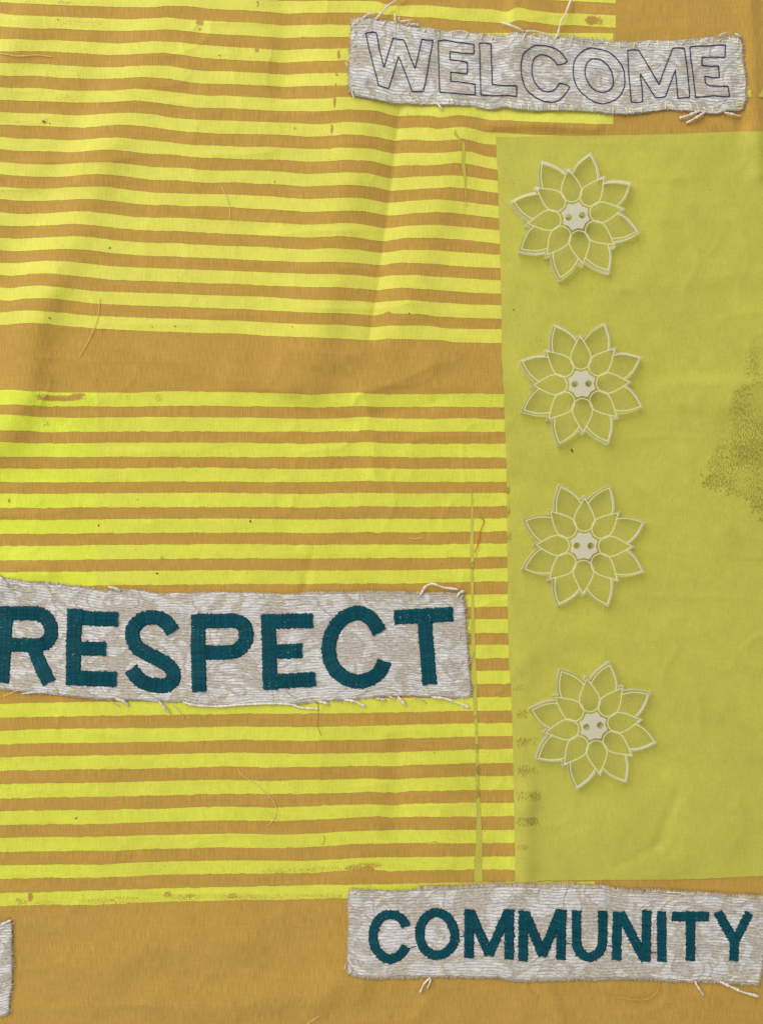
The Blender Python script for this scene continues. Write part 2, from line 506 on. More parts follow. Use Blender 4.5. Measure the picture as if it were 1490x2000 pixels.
# ------------------------------------------------------------------ the cloth
def axis(lo, a, b, hi, step):
    core = np.arange(a, b + step / 2, step)
    out = []
    d = step; v = a
    while v > lo: d *= 1.18; v -= d; out.append(v)
    left = out[::-1]; out = []; d = step; v = core[-1]
    while v < hi: d *= 1.18; v += d; out.append(v)
    return np.concatenate([left, core, out])
gx = axis(-900, -40, 1530, 2400, 3.6); gy = axis(-900, -40, 2040, 2900, 3.6)
X, Y = np.meshgrid(gx, gy)
GRID.update(gx=gx, gy=gy, Z=cloth_exact(X, Y))
cloth = link('printed_cloth', make_mesh('printed_cloth', place(X, Y, GRID['Z']), grid_faces_up(len(gy), len(gx)), M_CANVAS))
tag(cloth, 'ochre cotton cloth screen printed with yellow stripes and an olive panel', 'cloth')

K = 1490 / 300.0
def cr(x0, y0, pts, k=K):
    return [(x0 + a / k, y0 + b / k) for a, b in pts]
def at(pts, x):
    p = np.array(sorted(pts)); return np.interp(x, p[:, 0], p[:, 1])

# edges of the printed stripes, surveyed in blocks: A x0..300 B 300..600 C 600..900 D 850.. (top block y0 = 0, 360, ...)
ST = {}
def edge(i, side, *blocks):
    pts = []
    for (x0, y0), raw in blocks: pts += cr(x0, y0, raw)
    ST.setdefault(i, {})[side] = sorted(pts)
A0, B0, C0, D0 = (0, 0), (300, 0), (600, 0), (850, 200)
A1, B1, C1, D1 = (0, 360), (300, 360), (600, 360), (850, 560)
edge(0, 'b', (A0, [(0, 18), (160, 30), (500, 45), (900, 60), (1250, 72)]), (B0, [(0, 70), (150, 55), (350, 62), (600, 90), (850, 100), (1050, 110), (1300, 135)]), (C0, [(0, 125), (400, 122), (650, 128), (830, 150), (1050, 168), (1200, 172), (1490, 200)]))
ST[0]['b'] += [(960, 44), (985, 45), (998, 44), (1010, 39), (1030, 42), (1070, 47), (1085, 50), (1120, 49), (1160, 52), (1202, 54)]
ST[0]['t'] = [(0, -22), (300, -11), (560, 2), (600, 2), (630, 1.6), (720, 1.6), (741, 3), (762, 12), (810, 10), (832, 10), (900, 16), (960, 18), (990, 24), (1008, 13), (1035, 19), (1085, 26), (1140, 27), (1202, 30)]
ST[-1] = {'t': [(0, -70), (1202, -18)], 'b': [(0, -46), (560, -22), (960, -6), (1070, 0), (1110, 2), (1165, 4), (1202, 7)]}
edge(1, 't', (A0, [(0, 130), (160, 148), (500, 160), (900, 175), (1250, 188)]), (B0, [(0, 178), (130, 170), (350, 190), (500, 200), (700, 212), (1000, 222), (1280, 250)]), (C0, [(0, 240), (200, 238), (410, 242), (1490, 320)]))
edge(1, 'b', (A0, [(0, 255), (130, 265), (330, 280), (500, 275), (900, 293), (1150, 302)]), (B0, [(0, 292), (150, 285), (350, 308), (550, 328), (750, 338), (1000, 350), (1300, 372)]), (C0, [(0, 360), (400, 360), (1490, 440)]))
edge(2, 't', (A0, [(0, 380), (160, 378), (370, 390), (500, 388), (900, 408), (1150, 422)]), (B0, [(0, 400), (250, 408), (450, 435), (700, 452), (1000, 470), (1280, 488)]), (C0, [(0, 475), (400, 470), (1490, 550)]))
edge(2, 'b', (A0, [(0, 500), (250, 495), (500, 503), (850, 520), (1050, 535), (1250, 528)]), (B0, [(0, 515), (130, 515), (400, 550), (500, 565), (750, 578), (1050, 595), (1280, 608)]), (C0, [(0, 595), (410, 588), (1490, 665)]))
edge(3, 't', (A0, [(0, 612), (300, 615), (600, 635), (900, 650), (1080, 655), (1300, 640)]), (B0, [(0, 635), (150, 640), (350, 675), (500, 688), (750, 693), (1000, 705), (1300, 725)]), (C0, [(0, 712), (400, 705), (1490, 790)]))
edge(3, 'b', (A0, [(0, 732), (80, 738), (350, 735), (600, 755), (950, 768), (1150, 762), (1350, 748)]), (B0, [(0, 752), (150, 765), (350, 800), (500, 812), (800, 818), (1050, 830), (1280, 848)]), (C0, [(0, 835), (400, 828), (1490, 900)]))
edge(4, 't', (A0, [(0, 848), (120, 855), (400, 855), (620, 878), (900, 880), (1090, 878), (1300, 862)]), (B0, [(0, 870), (200, 895), (400, 918), (550, 930), (700, 928), (850, 938), (1050, 945), (1300, 962)]), (C0, [(0, 958), (200, 955), (300, 940), (420, 938), (870, 1005), (1490, 1010)]))
edge(4, 'b', (A0, [(0, 970), (400, 982), (620, 992), (900, 997), (1100, 990), (1300, 975)]), (B0, [(0, 990), (200, 1020), (400, 1045), (550, 1050), (750, 1050), (1000, 1068), (1280, 1078)]), (C0, [(0, 1080), (200, 1078), (400, 1060), (700, 1078), (800, 1118), (870, 1130), (1050, 1120), (1180, 1122)]), (D0, [(0, 140), (50, 150), (220, 125), (380, 140), (550, 178), (650, 170), (850, 185), (1490, 208)]))
ST[4]['b'].append((1197, 243))
edge(5, 't', (A0, [(0, 1085), (200, 1098), (450, 1102), (750, 1120), (900, 1112), (1150, 1095), (1300, 1093)]), (B0, [(0, 1110), (200, 1145), (400, 1162), (700, 1168), (950, 1178), (1280, 1190)]), (C0, [(0, 1200), (150, 1205), (280, 1190), (380, 1180), (600, 1195), (750, 1215), (870, 1248), (1050, 1235), (1200, 1238)]), (D0, [(0, 262), (200, 240), (300, 240), (480, 288), (650, 295), (1000, 318), (1350, 325)]))
edge(5, 'b', (A0, [(0, 1208), (200, 1218), (450, 1225), (800, 1240), (1000, 1222), (1200, 1208)]), (B0, [(0, 1235), (150, 1260), (400, 1285), (600, 1295), (900, 1302), (1200, 1305)]), (C0, [(0, 1325), (200, 1322), (350, 1305), (500, 1310), (700, 1335), (850, 1370), (950, 1355), (1100, 1358)]), (D0, [(0, 380), (200, 360), (300, 358), (480, 405), (590, 408), (900, 425), (1490, 440)]))
edge(6, 't', (A0, [(0, 1328), (200, 1345), (450, 1350), (700, 1362), (850, 1352), (1050, 1335), (1150, 1335)]), (B0, [(0, 1365), (200, 1385), (350, 1405), (650, 1415), (900, 1425), (1150, 1425)]), (C0, [(0, 1445), (200, 1445), (300, 1430), (600, 1438), (730, 1465), (850, 1492), (1000, 1480)]), (D0, [(0, 492), (250, 472), (350, 480), (480, 520), (590, 535)]))
edge(6, 'b', (A0, [(0, 1448), (200, 1465), (450, 1468), (700, 1478), (950, 1455), (1100, 1452), (1300, 1475)]), (B0, [(0, 1495), (200, 1503), (400, 1528), (750, 1538), (950, 1550), (1200, 1548)]), (C0, [(0, 1570), (200, 1565), (350, 1550), (600, 1560), (730, 1590), (820, 1615), (950, 1605)]), (D0, [(0, 612), (200, 590), (350, 605), (590, 655)]))
edge(7, 't', (A0, [(0, 1570), (200, 1588), (450, 1595), (650, 1592), (850, 1575), (1050, 1573), (1250, 1590)]), (B0, [(0, 1622), (300, 1630), (500, 1652), (750, 1655), (950, 1655), (1150, 1658)]), (C0, [(0, 1690), (250, 1678), (400, 1670), (600, 1680), (700, 1705), (800, 1732), (1000, 1715)]), (D0, [(0, 715), (150, 708), (300, 715), (590, 762)]))
edge(7, 'b', (A0, [(0, 1690), (200, 1708), (450, 1718), (650, 1712), (850, 1692), (1000, 1690), (1250, 1715)]), (B0, [(0, 1748), (250, 1752), (530, 1775), (800, 1770), (1000, 1785), (1150, 1785)]), (C0, [(0, 1812), (300, 1795), (500, 1798), (650, 1815), (800, 1852), (1000, 1840)]), (D0, [(0, 832), (150, 822), (300, 838), (600, 880)]))
edge(8, 't', (A1, [(0, 22), (200, 40), (500, 40), (650, 30), (900, 20), (1050, 25), (1300, 60)]), (B1, [(0, 80), (300, 90), (600, 95), (800, 100), (1100, 115)]), (C1, [(0, 145), (300, 130), (500, 130), (650, 155), (780, 182), (1000, 160)]), (D0, [(0, 940), (150, 950), (600, 1005)]))
edge(8, 'b', (A1, [(0, 145), (200, 162), (450, 162), (700, 147), (900, 142), (1100, 162), (1300, 190)]), (B1, [(0, 205), (120, 200), (300, 212), (650, 215), (900, 235), (1200, 248)]), (C1, [(0, 270), (400, 255), (550, 262), (700, 290), (800, 305), (1000, 285)]), (D0, [(0, 1062), (200, 1075), (615, 1125)]))
edge(9, 't', (A1, [(0, 270), (200, 288), (450, 282), (700, 263), (850, 262), (1100, 292), (1300, 315)]), (B1, [(0, 325), (250, 325), (500, 338), (800, 352), (1100, 370)]), (C1, [(0, 392), (380, 375), (550, 388), (680, 418), (780, 428), (950, 402)]), (D0, [(0, 1185), (615, 1240)]))
edge(9, 'b', (A1, [(0, 398), (150, 408), (450, 400), (720, 385), (900, 395), (1100, 420), (1300, 440)]), (B1, [(0, 452), (200, 452), (450, 468), (800, 485), (1050, 497)]), (C1, [(0, 518), (300, 503), (500, 518), (650, 545), (750, 553), (950, 520)]), (D0, [(0, 1315), (300, 1335), (625, 1372)]))
edge(10, 't', (A1, [(0, 518), (150, 528), (400, 518), (650, 503), (850, 507), (1100, 542), (1300, 560)]), (B1, [(0, 570), (200, 568), (400, 585), (800, 600), (1050, 608)]), (C1, [(0, 632), (250, 620), (500, 635), (650, 660), (780, 662), (920, 635)]), (D0, [(0, 1435), (625, 1480)]))
edge(10, 'b', (A1, [(0, 638), (150, 652), (400, 635), (650, 628), (850, 635), (1100, 670), (1300, 685)]), (B1, [(0, 697), (150, 697), (400, 712), (700, 722), (1050, 740)]), (C1, [(0, 757), (250, 750), (450, 760), (600, 775), (720, 787), (880, 760)]), (D0, [(0, 1565), (200, 1588), (630, 1610)]))
edge(11, 't', (A1, [(0, 760), (150, 768), (300, 752), (450, 740), (700, 752), (900, 775), (1100, 797)]), (B1, [(0, 812), (350, 825), (700, 838), (1050, 850)]), (C1, [(0, 870), (300, 872), (500, 882), (680, 905), (800, 883), (1050, 880)]), (D0, [(0, 1690), (630, 1728)]))
edge(11, 'b', (A1, [(0, 880), (120, 890), (300, 870), (430, 862), (700, 885), (900, 905), (1100, 927)]), (B1, [(0, 940), (250, 948), (500, 962), (800, 965), (1050, 982)]), (C1, [(0, 997), (300, 1000), (500, 1012), (690, 1030), (800, 1010), (950, 1005)]), (D1, [(0, 30), (350, 60), (638, 68)]))
edge(12, 't', (A1, [(0, 1000), (100, 1007), (250, 990), (400, 980), (600, 998), (900, 1035), (1200, 1047)]), (B1, [(0, 1055), (300, 1065), (500, 1075), (800, 1082), (1050, 1090)]), (C1, [(0, 1120), (300, 1125), (500, 1132), (650, 1147), (850, 1130), (1000, 1122)]), (D1, [(0, 152), (300, 170), (640, 180)]))
edge(12, 'b', (A1, [(0, 1122), (100, 1130), (250, 1108), (400, 1103), (600, 1118), (900, 1155), (1200, 1172)]), (B1, [(0, 1182), (300, 1190), (600, 1203), (900, 1212), (1200, 1228)]), (C1, [(0, 1245), (300, 1250), (500, 1262), (650, 1275), (752, 1262), (756, 1238), (772, 1226), (788, 1218), (800, 1240), (815, 1255), (1100, 1258)]), (D1, [(0, 288), (300, 302), (645, 310)]))
edge(13, 't', (A1, [(0, 1245), (150, 1230), (300, 1220), (600, 1245), (900, 1275), (1200, 1287)]), (B1, [(0, 1300), (300, 1308), (600, 1320), (800, 1322), (1050, 1338)]), (C1, [(0, 1358), (300, 1362), (500, 1378), (650, 1388), (800, 1370), (1150, 1370)]), (D1, [(0, 388), (80, 402), (350, 410), (645, 412)]))
edge(13, 'b', (A1, [(0, 1365), (110, 1362), (120, 1354), (300, 1345), (480, 1352), (530, 1362), (600, 1372), (860, 1390), (900, 1398), (1200, 1412)]), (B1, [(0, 1425), (200, 1432), (400, 1442), (850, 1450), (1100, 1470)]), (C1, [(0, 1485), (300, 1495), (620, 1515), (800, 1498), (1000, 1503)]), (D1, [(0, 517), (90, 522), (170, 540), (645, 548)]))
A2, B2, C2, D2 = (0, 740), (300, 740), (600, 740), (800, 950)
edge(14, 't', (A2, [(0, 108), (150, 108), (350, 122), (600, 132), (900, 132), (1250, 132)]), (B2, [(0, 130), (50, 118), (300, 122), (600, 125), (900, 130), (1350, 145)]), (C2, [(0, 155), (400, 138), (520, 135), (700, 148), (1000, 150)]), (D1, [(0, 1042), (300, 1033), (665, 1040)]))
edge(14, 'b', (A2, [(0, 252), (150, 250), (300, 258), (500, 268), (900, 265), (1150, 270)]), (B2, [(0, 265), (400, 262), (700, 265)]), (C2, [(0, 275), (150, 278), (550, 262), (700, 275)]), (D1, [(0, 1165), (350, 1165), (665, 1172)]))
edge(15, 't', (A2, [(0, 345), (150, 350), (400, 370), (700, 378), (1000, 375)]), (B2, [(0, 370), (500, 372), (1000, 378)]), (C2, [(0, 388), (250, 385), (600, 368), (750, 382)]), (D1, [(0, 1285), (350, 1275), (550, 1285), (670, 1285)]))
edge(15, 'b', (A2, [(0, 495), (150, 500), (500, 518), (800, 510)]), (B2, [(0, 510), (500, 510), (1000, 515)]), (C2, [(0, 513), (400, 508), (600, 498), (750, 512)]), (D1, [(0, 1410), (350, 1408), (670, 1410)]))
edge(16, 't', (A2, [(0, 612), (350, 625), (700, 625), (1000, 620)]), (B2, [(0, 620), (600, 617)]), (C2, [(0, 628), (600, 614), (900, 628)]), (D1, [(0, 1525), (670, 1520)]))
edge(16, 'b', (A2, [(0, 755), (350, 758), (650, 760), (900, 758), (1200, 755)]), (B2, [(0, 757), (700, 757), (900, 760)]), (C2, [(0, 760), (600, 748), (900, 760)]), (D1, [(0, 1655), (680, 1655)]))
edge(17, 't', (A2, [(0, 868), (500, 872), (1000, 870)]), (B2, [(0, 863), (600, 860), (1000, 870)]), (C2, [(0, 875), (650, 862), (900, 875)]), (D1, [(0, 1765), (680, 1765)]))
edge(17, 'b', (A2, [(0, 1000), (400, 1005), (1000, 1002)]), (B2, [(0, 998), (700, 997)]), (C2, [(0, 1003), (600, 990), (900, 1000)]), (D1, [(0, 1895), (690, 1892)]))
edge(18, 't', (A2, [(0, 1113), (600, 1115), (900, 1110)]), (B2, [(0, 1105), (500, 1105), (1000, 1110)]), (C2, [(0, 1117), (650, 1103), (900, 1112)]), (D2, [(200, 67), (945, 65)]))
edge(18, 'b', (A2, [(0, 1252), (600, 1252), (1000, 1245)]), (B2, [(0, 1245), (800, 1242)]), (C2, [(0, 1247), (650, 1235), (900, 1243)]), (D2, [(200, 198), (945, 192)]))
edge(19, 't', (A2, [(0, 1368), (500, 1370), (1000, 1362)]), (B2, [(0, 1357), (700, 1355)]), (C2, [(0, 1365), (700, 1355)]), (D2, [(200, 317), (600, 310), (945, 310)]))
edge(19, 'b', (A2, [(0, 1505), (500, 1503), (1000, 1498)]), (B2, [(0, 1495), (400, 1490), (700, 1497), (1000, 1487)]), (C2, [(0, 1497), (600, 1488)]), (D2, [(200, 447), (945, 437)]))
edge(20, 't', (A2, [(0, 1622), (500, 1620), (1000, 1612)]), (B2, [(0, 1608), (700, 1600)]), (C2, [(0, 1612), (650, 1605)]), (D2, [(200, 566), (945, 552)]))
edge(20, 'b', (A2, [(0, 1760), (500, 1758), (1000, 1752)]), (B2, [(0, 1748), (700, 1740)]), (C2, [(0, 1745), (650, 1738)]), (D2, [(200, 693), (945, 682)]))
edge(21, 't', (A2, [(0, 1875), (500, 1872), (1000, 1868)]), (B2, [(0, 1862), (600, 1855)]), (C2, [(0, 1860), (700, 1855)]), (D2, [(200, 809), (945, 795)]))
edge(21, 'b', (A2, [(0, 2014), (1000, 2004)]), (B2, [(0, 1998), (700, 1992)]), (C2, [(0, 1990), (700, 1984)]), (D2, [(0, 945), (350, 930), (945, 920)]))
for i, a, b_ in ((22, 1050, 1170), (23, 1290, 1425), (24, 1540, 1670), (25, 1790, 1920)):
    d = {22: 0, 23: 1, 24: 2, 25: 3}[i]
    l = 1171 + d * 52.5
    ST[i] = {'t': [(0, l + 13), (400, l + 4)] + cr(800, 950, [(560, a), (945, a - 5)]), 'b': [(0, l + 40 - (2.5 if i == 25 else 0)), (400, l + 31)] + cr(800, 950, [(560, b_), (955, b_ - 5)])}
A3, B3, C3, D3 = (0, 1340), (300, 1340), (600, 1340), (800, 1350)
ST[25]['b'] = [(0, 1348), (46, 1348.3)] + ST[25]['b'][1:]
edge(26, 't', (A3, [(0, 175), (400, 160), (850, 155)]), (B3, [(0, 145), (700, 130)]), (C3, [(0, 130), (700, 115)]), (D3, [(0, 68), (600, 58), (990, 55)]))
edge(26, 'b', (A3, [(0, 310), (300, 300), (600, 295)]), (B3, [(0, 282), (500, 275), (800, 268)]), (C3, [(0, 270), (500, 262), (900, 254)]), (D3, [(0, 203), (985, 185)]))
edge(27, 't', (A3, [(0, 432), (400, 420), (750, 410)]), (B3, [(0, 408), (400, 402), (800, 390)]), (C3, [(0, 398), (500, 388), (900, 377)]), (D3, [(0, 325), (620, 312), (995, 310)]))
edge(27, 'b', (A3, [(0, 565), (400, 555), (800, 552)]), (B3, [(0, 540), (400, 535), (800, 522)]), (C3, [(0, 532), (700, 518)]), (D3, [(0, 457), (620, 440), (995, 438)]))
edge(28, 't', (A3, [(0, 690), (400, 680)]), (B3, [(0, 665), (400, 655), (800, 645)]), (C3, [(0, 660), (900, 641)]), (D3, [(0, 588), (620, 565), (1000, 560)]))
edge(28, 'b', (A3, [(0, 820), (500, 812), (1000, 805)]), (B3, [(0, 800), (700, 780), (1100, 790)]), (C3, [(0, 785), (600, 775), (850, 778)]), (D3, [(0, 718), (600, 700), (1000, 695)]))
edge(29, 't', (A3, [(0, 952), (500, 942), (1000, 937)]), (B3, [(0, 922), (700, 908), (1100, 918)]), (C3, [(0, 912), (600, 897), (850, 908)]), (D3, [(0, 845), (640, 825), (1010, 820)]))
edge(29, 'b', (A3, [(0, 1092), (500, 1078), (1000, 1075)]), (B3, [(0, 1062), (700, 1045)]), (C3, [(0, 1045), (600, 1025), (850, 1035)]), (D3, [(0, 972), (640, 957), (1005, 960)]))
edge(30, 't', (A3, [(0, 1215), (500, 1203), (1000, 1200)]), (B3, [(0, 1190), (700, 1168), (1200, 1180)]), (C3, [(0, 1165), (600, 1145), (850, 1155)]), (D3, [(0, 1092), (640, 1080), (1010, 1087)]))
edge(30, 'b', (A3, [(0, 1347), (500, 1340), (1000, 1338)]), (B3, [(0, 1318), (700, 1303), (1250, 1310)]), (C3, [(0, 1300), (700, 1265), (850, 1277)]), (D3, [(0, 1220), (1010, 1212)]))
edge(31, 't', (A3, [(0, 1470), (500, 1465), (1000, 1462)]), (B3, [(0, 1445), (700, 1430), (1200, 1440)]), (C3, [(0, 1432), (600, 1400)]), (D3, [(0, 1345), (1015, 1345)]))
edge(31, 'b', (A3, [(0, 1610), (500, 1600), (1000, 1600)]), (B3, [(0, 1580), (700, 1563), (1200, 1572)]), (C3, [(0, 1562), (500, 1530)]), (D3, [(0, 1475), (640, 1475), (1018, 1470)]))
edge(32, 't', (A3, [(0, 1740), (500, 1730), (1000, 1732)]), (B3, [(0, 1705), (700, 1690)]), (C3, [(0, 1695), (600, 1662)]), (D3, [(0, 1610), (600, 1602), (1018, 1605)]))
edge(32, 'b', (A3, [(0, 1870), (500, 1860), (1000, 1860)]), (B3, [(0, 1835), (700, 1820)]), (C3, [(0, 1815), (420, 1792), (500, 1782), (545, 1760), (560, 1742), (620, 1740), (632, 1765), (660, 1785), (800, 1796)]), (D3, [(0, 1740), (600, 1730), (1020, 1735)]))
ST[33] = {'t': [(0, 1744), (100, 1742), (300, 1735.6), (440, 1732.6), (600, 1728.6), (740, 1727), (1000, 1722), (1160, 1722)],
          'b': [(0, 1769.5), (60, 1768), (115, 1766), (130, 1768), (180, 1768), (230, 1765), (330, 1761), (440, 1759), (600, 1756), (682, 1754), (780, 1742), (1000, 1735), (1160, 1732)]}

PANEL_L = [(967.5, 240), (968.8, 267), (969.2, 308), (971, 330), (973, 380), (974, 428), (976, 476), (977, 524), (979, 598), (979, 690), (984, 769), (985, 819), (987, 866), (989, 941), (990.3, 988), (990.3, 1090), (991.3, 1185), (992.3, 1235), (994.3, 1300), (998.3, 1360), (1000.3, 1415), (1002.3, 1510), (1003.4, 1560), (1005, 1640), (1006, 1715), (1006.5, 1760)]
def panel_x(y):
    a = np.array(PANEL_L); return np.interp(y, a[:, 1], a[:, 0])

# rubbed or missing ink: (x, y, rx, ry, strength)
WEAR = [(118, 778, 45, 5.5, .95), (152, 772, 16, 4, .9), (85, 773, 22, 3, .55), (92, 828, 8, 6, .42), (391, 44, 8, 6, .95), (391, 57, 4, 3, .7), (502, 98, 5, 5, .75),
        (504, 7, 3, 7, .6), (662, 107, 3, 9, .95), (658, 146, 3, 4, .9), (656, 165, 3, 3, .8), (654, 200, 2.6, 11, .92), (648, 252, 2.6, 11, .92), (643, 290, 2.4, 3, .9),
        (1156, 40, 13, 9, .95), (1170, 42, 9, 8, .6), (88, 238, 9, 5, .55), (40, 238, 12, 4, .34), (575, 251, 4, 4, .5), (19, 978, 3, 5, .9),
        (60, 1752, 5, 9, .9), (36, 1757, 5, 3, .7), (44, 1762, 14, 6, .5), (95, 1763, 40, 6, .36), (200, 1760, 50, 7, .40), (250, 1758, 40, 7, .42), (328, 1747, 9, 5, .66), (360, 1752, 40, 7, .42), (372, 1750, 9, 5, .6), (455, 1750, 12, 6, .62), (470, 1753, 60, 7, .42), (560, 1751, 60, 7, .36), (640, 1751, 40, 7, .40),
        (560, 1702, 60, 8, .37), (640, 1699, 50, 8, .37), (690, 1696, 18, 7, .62), (720, 1690, 30, 6, .55), (850, 1648, 30, 5, .42), (820, 1650, 30, 5, .4),
        (128, 5, 20, 4, .5), (60, 4, 14, 4, .4), (1060, 1729, 14, 3, .5), (1123, 1729, 4, 6, .95), (1112, 1729, 5, 4, .8), (310, 778, 8, 9, .45), (20, 45, 16, 9, .3), (165, 45, 50, 8, .32), (145, 190, 40, 8, .28), (110, 235, 40, 6, .27)]
def wear_at(x, y, base, spots):
    w = base + .14 * vnoise(x / 60, y / 60, 11)
    for cx, cy, rx, ry, s in spots:
        d = ((x - cx) / rx) ** 2 + ((y - cy) / ry) ** 2
        w = np.maximum(w, s * np.clip(1.55 - d, 0, 1))
    return w

ink_z = 0.36
for i in sorted(ST):
    T = sorted(ST[i]['t']); B = sorted(ST[i]['b'])
    ymid = float(at(T, 980))
    x1 = 1202 if i <= 0 else 1197 if i <= 4 else 1180 if i == 5 else 1160 if i == 33 else None
    if x1 is None: x1 = float(panel_x(ymid + 12)) + 5
    xs = np.append(np.arange(-240, x1, 2.5), x1)
    sm = lambda p: np.convolve(np.pad(np.interp(xs, *np.array(p).T), 3, mode='edge'), np.array([1, 2, 3, 4, 3, 2, 1]) / 16, 'valid')
    rough = 0.8 if i < 14 else 1.5
    t = sm(T) + rough * .6 * vnoise(xs / 5, xs * 0 + i * 3.3, 21) + rough * vnoise(xs / 14, xs * 0 + i * 5.3, 22)
    b = sm(B) + rough * .8 * vnoise(xs / 4, xs * 0 + i * 3.7, 23) + rough * 1.2 * vnoise(xs / 13, xs * 0 + i * 2.3, 24)
    nr = 10
    v = np.linspace(0, 1, nr)[:, None]
    YY = t[None] * (1 - v) + b[None] * v
    XX = np.broadcast_to(xs, YY.shape).copy()
    XX[:, -1] += 1.0 * vnoise(YY[:, -1] / 3, YY[:, -1] * 0, 31)
    Z = cloth_exact(XX, YY) + ink_z
    wr = wear_at(XX, YY, .10 if i < 28 else .14, WEAR)
    part('printed_stripe', place(XX, YY, Z), grid_faces_up(nr, len(xs)), M_YEL if i < 14 else M_YEL2, cloth, attrs={'wear': wr, 'lay': (.75 if 14 <= i <= 21 else .25 if i > 21 else 0) * np.clip((192 + 3 * vnoise(YY / 6, YY * 0, 91) - XX) / 5, 0, 1)})

# the olive panel
ny = 300; nx = 150
vs = np.linspace(0, 1, ny)[:, None]; us = np.linspace(0, 1, nx)[None, :]
px_t = [(968, 267), (1000, 267.5), (1100, 265.5), (1200, 264), (1300, 262), (1400, 258), (1490, 256), (1720, 250)]
px_b = [(1006, 1723), (1031, 1726), (1055, 1720), (1172, 1719), (1322, 1718), (1425, 1714), (1490, 1711), (1720, 1704)]
yy0 = 267 + (1722 - 267) * vs
xl = panel_x(yy0)
XX = xl + (1720 - xl) * us
yt = np.interp(XX, *np.array(px_t).T) + .9 * vnoise(XX / 9, XX * 0, 41); yb = np.interp(XX, *np.array(px_b).T) + 1.1 * vnoise(XX / 8, XX * 0, 42)
YY = yt * (1 - vs) + yb * vs
XX = XX + (1 - us) * .8 * vnoise(YY / 5, YY * 0, 43)
PW = []
for y, r, x, s in ((1315, 9, 1018, .30), (1345, 9, 1013, .36), (1395, 11, 1020, .46), (1450, 12, 1020, .5), (1447, 10, 1042, .36), (1505, 12, 1022, .5), (1505, 9, 1040, .42), (1555, 11, 1020, .46), (1555, 12, 1045, .48), (1605, 12, 1020, .46), (1605, 11, 1038, .6), (1655, 6, 1021, .48),
                   (958, 10, 992, .62), (1000, 10, 993, .56), (1050, 10, 995, .6), (905, 8, 988, .5)):
    PW.append((x, y, 14 if s < .9 and x > 1000 else 5, r, s))
w = wear_at(XX, YY, .06, PW)
# the large rubbed fan at the right
fan = np.array([(1450, 755), (1432, 770), (1418, 800), (1402, 840), (1392, 880), (1380, 925), (1378, 955), (1400, 960), (1440, 970), (1462, 990), (1490, 1015), (1560, 1050), (1600, 960), (1600, 700), (1520, 690)])
inside = np.zeros(XX.shape, bool)
FX, FY = XX + 26 * vnoise(XX / 11, YY / 11, 53) + 16 * vnoise(XX / 4, YY / 4, 54), YY + 26 * vnoise(XX / 10, YY / 10, 55)
j = len(fan) - 1
for i in range(len(fan)):
    (xi, yi), (xj, yj) = fan[i], fan[j]
    c = ((yi > FY) != (yj > FY)) & (FX < (xj - xi) * (FY - yi) / (yj - yi + 1e-9) + xi)
    inside ^= c; j = i
w = np.where(inside, np.maximum(w, .40 + .34 * vnoise(XX / 40, YY / 50, 51) + .0006 * (YY - 850)), w)
w = np.maximum(w, .44 * np.exp(-((XX - 1470) / 26) ** 2 - ((YY - 715) / 50) ** 2))
pz = cloth_exact(XX, YY) + 1.0
part('printed_panel', place(XX, YY, pz), grid_faces_up(ny, nx), M_OLIVE, cloth, attrs={'wear': w})

def ink_band(name, path, width, base=.1, z=1.0, spots=(), mat=None):
    p = smooth_path(path, 3)
    W = np.interp(np.linspace(0, 1, len(p)), np.linspace(0, 1, len(width)), width)
    lw = W / 2 + 1.3 * vnoise(p[:, 1] / 7, p[:, 1] * 0, 61); rw = W / 2 + .9 * vnoise(p[:, 1] / 7, p[:, 1] * 0, 62)
    XX = np.stack([p[:, 0] - lw, p[:, 0] - lw * .3, p[:, 0] + rw * .3, p[:, 0] + rw], 1); YY = np.repeat(p[:, 1:2], 4, 1)
    part(name, place(XX, YY, cloth_h(XX, YY) + z), grid_faces_up(len(p), 4), mat or M_OLIVE, cloth, attrs={'wear': wear_at(XX, YY, base, spots)})
ink_band('printed_line', [(921, 962), (922, 1000), (921, 1060), (922, 1100), (922, 1150), (923, 1200), (924, 1250), (925, 1300), (927, 1345), (928, 1390), (930, 1420), (931, 1460), (932, 1520), (934, 1580), (935, 1620), (935, 1660), (933, 1690), (935, 1722)],
         [1.8, 4, 6, 7, 6, 5, 6, 7, 8, 9, 8, 6, 5, 6, 7, 8, 9, 12, 15, 16], .16, spots=[(923, 1105, 6, 10, .55), (931, 1400, 6, 8, .5), (933, 1460, 6, 10, .6), (934, 1505, 6, 10, .85), (934, 1550, 6, 10, .7)])
ink_band('printed_line', [(905, 276), (905.5, 300), (904, 318), (908, 345), (909, 375), (910.5, 404)], [5, 6, 7, 4, 2, 1.2], .14)
ink_band('printed_smear', [(889, 254), (890, 262), (895, 269), (905, 272)], [4, 6, 6, 8], .3)
def ink_mark(pts, z=1.0):
    pts = np.array(pts, float); c = pts.mean(0)
    V = np.vstack([c, pts]); Z = cloth_h(V[:, 0], V[:, 1]) + z
    n_ = len(pts)
    part('printed_mark', place(V[:, 0], V[:, 1], Z), [(0, (i + 1) % n_ + 1, i + 1) for i in range(n_)], M_OLIVE, cloth, attrs={'wear': np.full(len(V), .15)})
ink_mark([(1455, 176), (1467, 175), (1466, 183), (1468, 189), (1456, 190), (1450, 189)])
ink_mark([(1488, 171), (1500, 170), (1500, 190), (1481, 190), (1480, 184), (1486, 180)])

# ------------------------------------------------------------------ cloth patches with words
def patch_z(name_seed, lift, puck):
    def f(x, y):
        x = np.asarray(x, float); y = np.asarray(y, float)
        z = cloth_h(x, y) + lift
        z = z + puck * (1.6 * vnoise(x / 46, y / 34, name_seed) + .9 * vnoise(x / 20, y / 17, name_seed + 1))
        return z
    return f

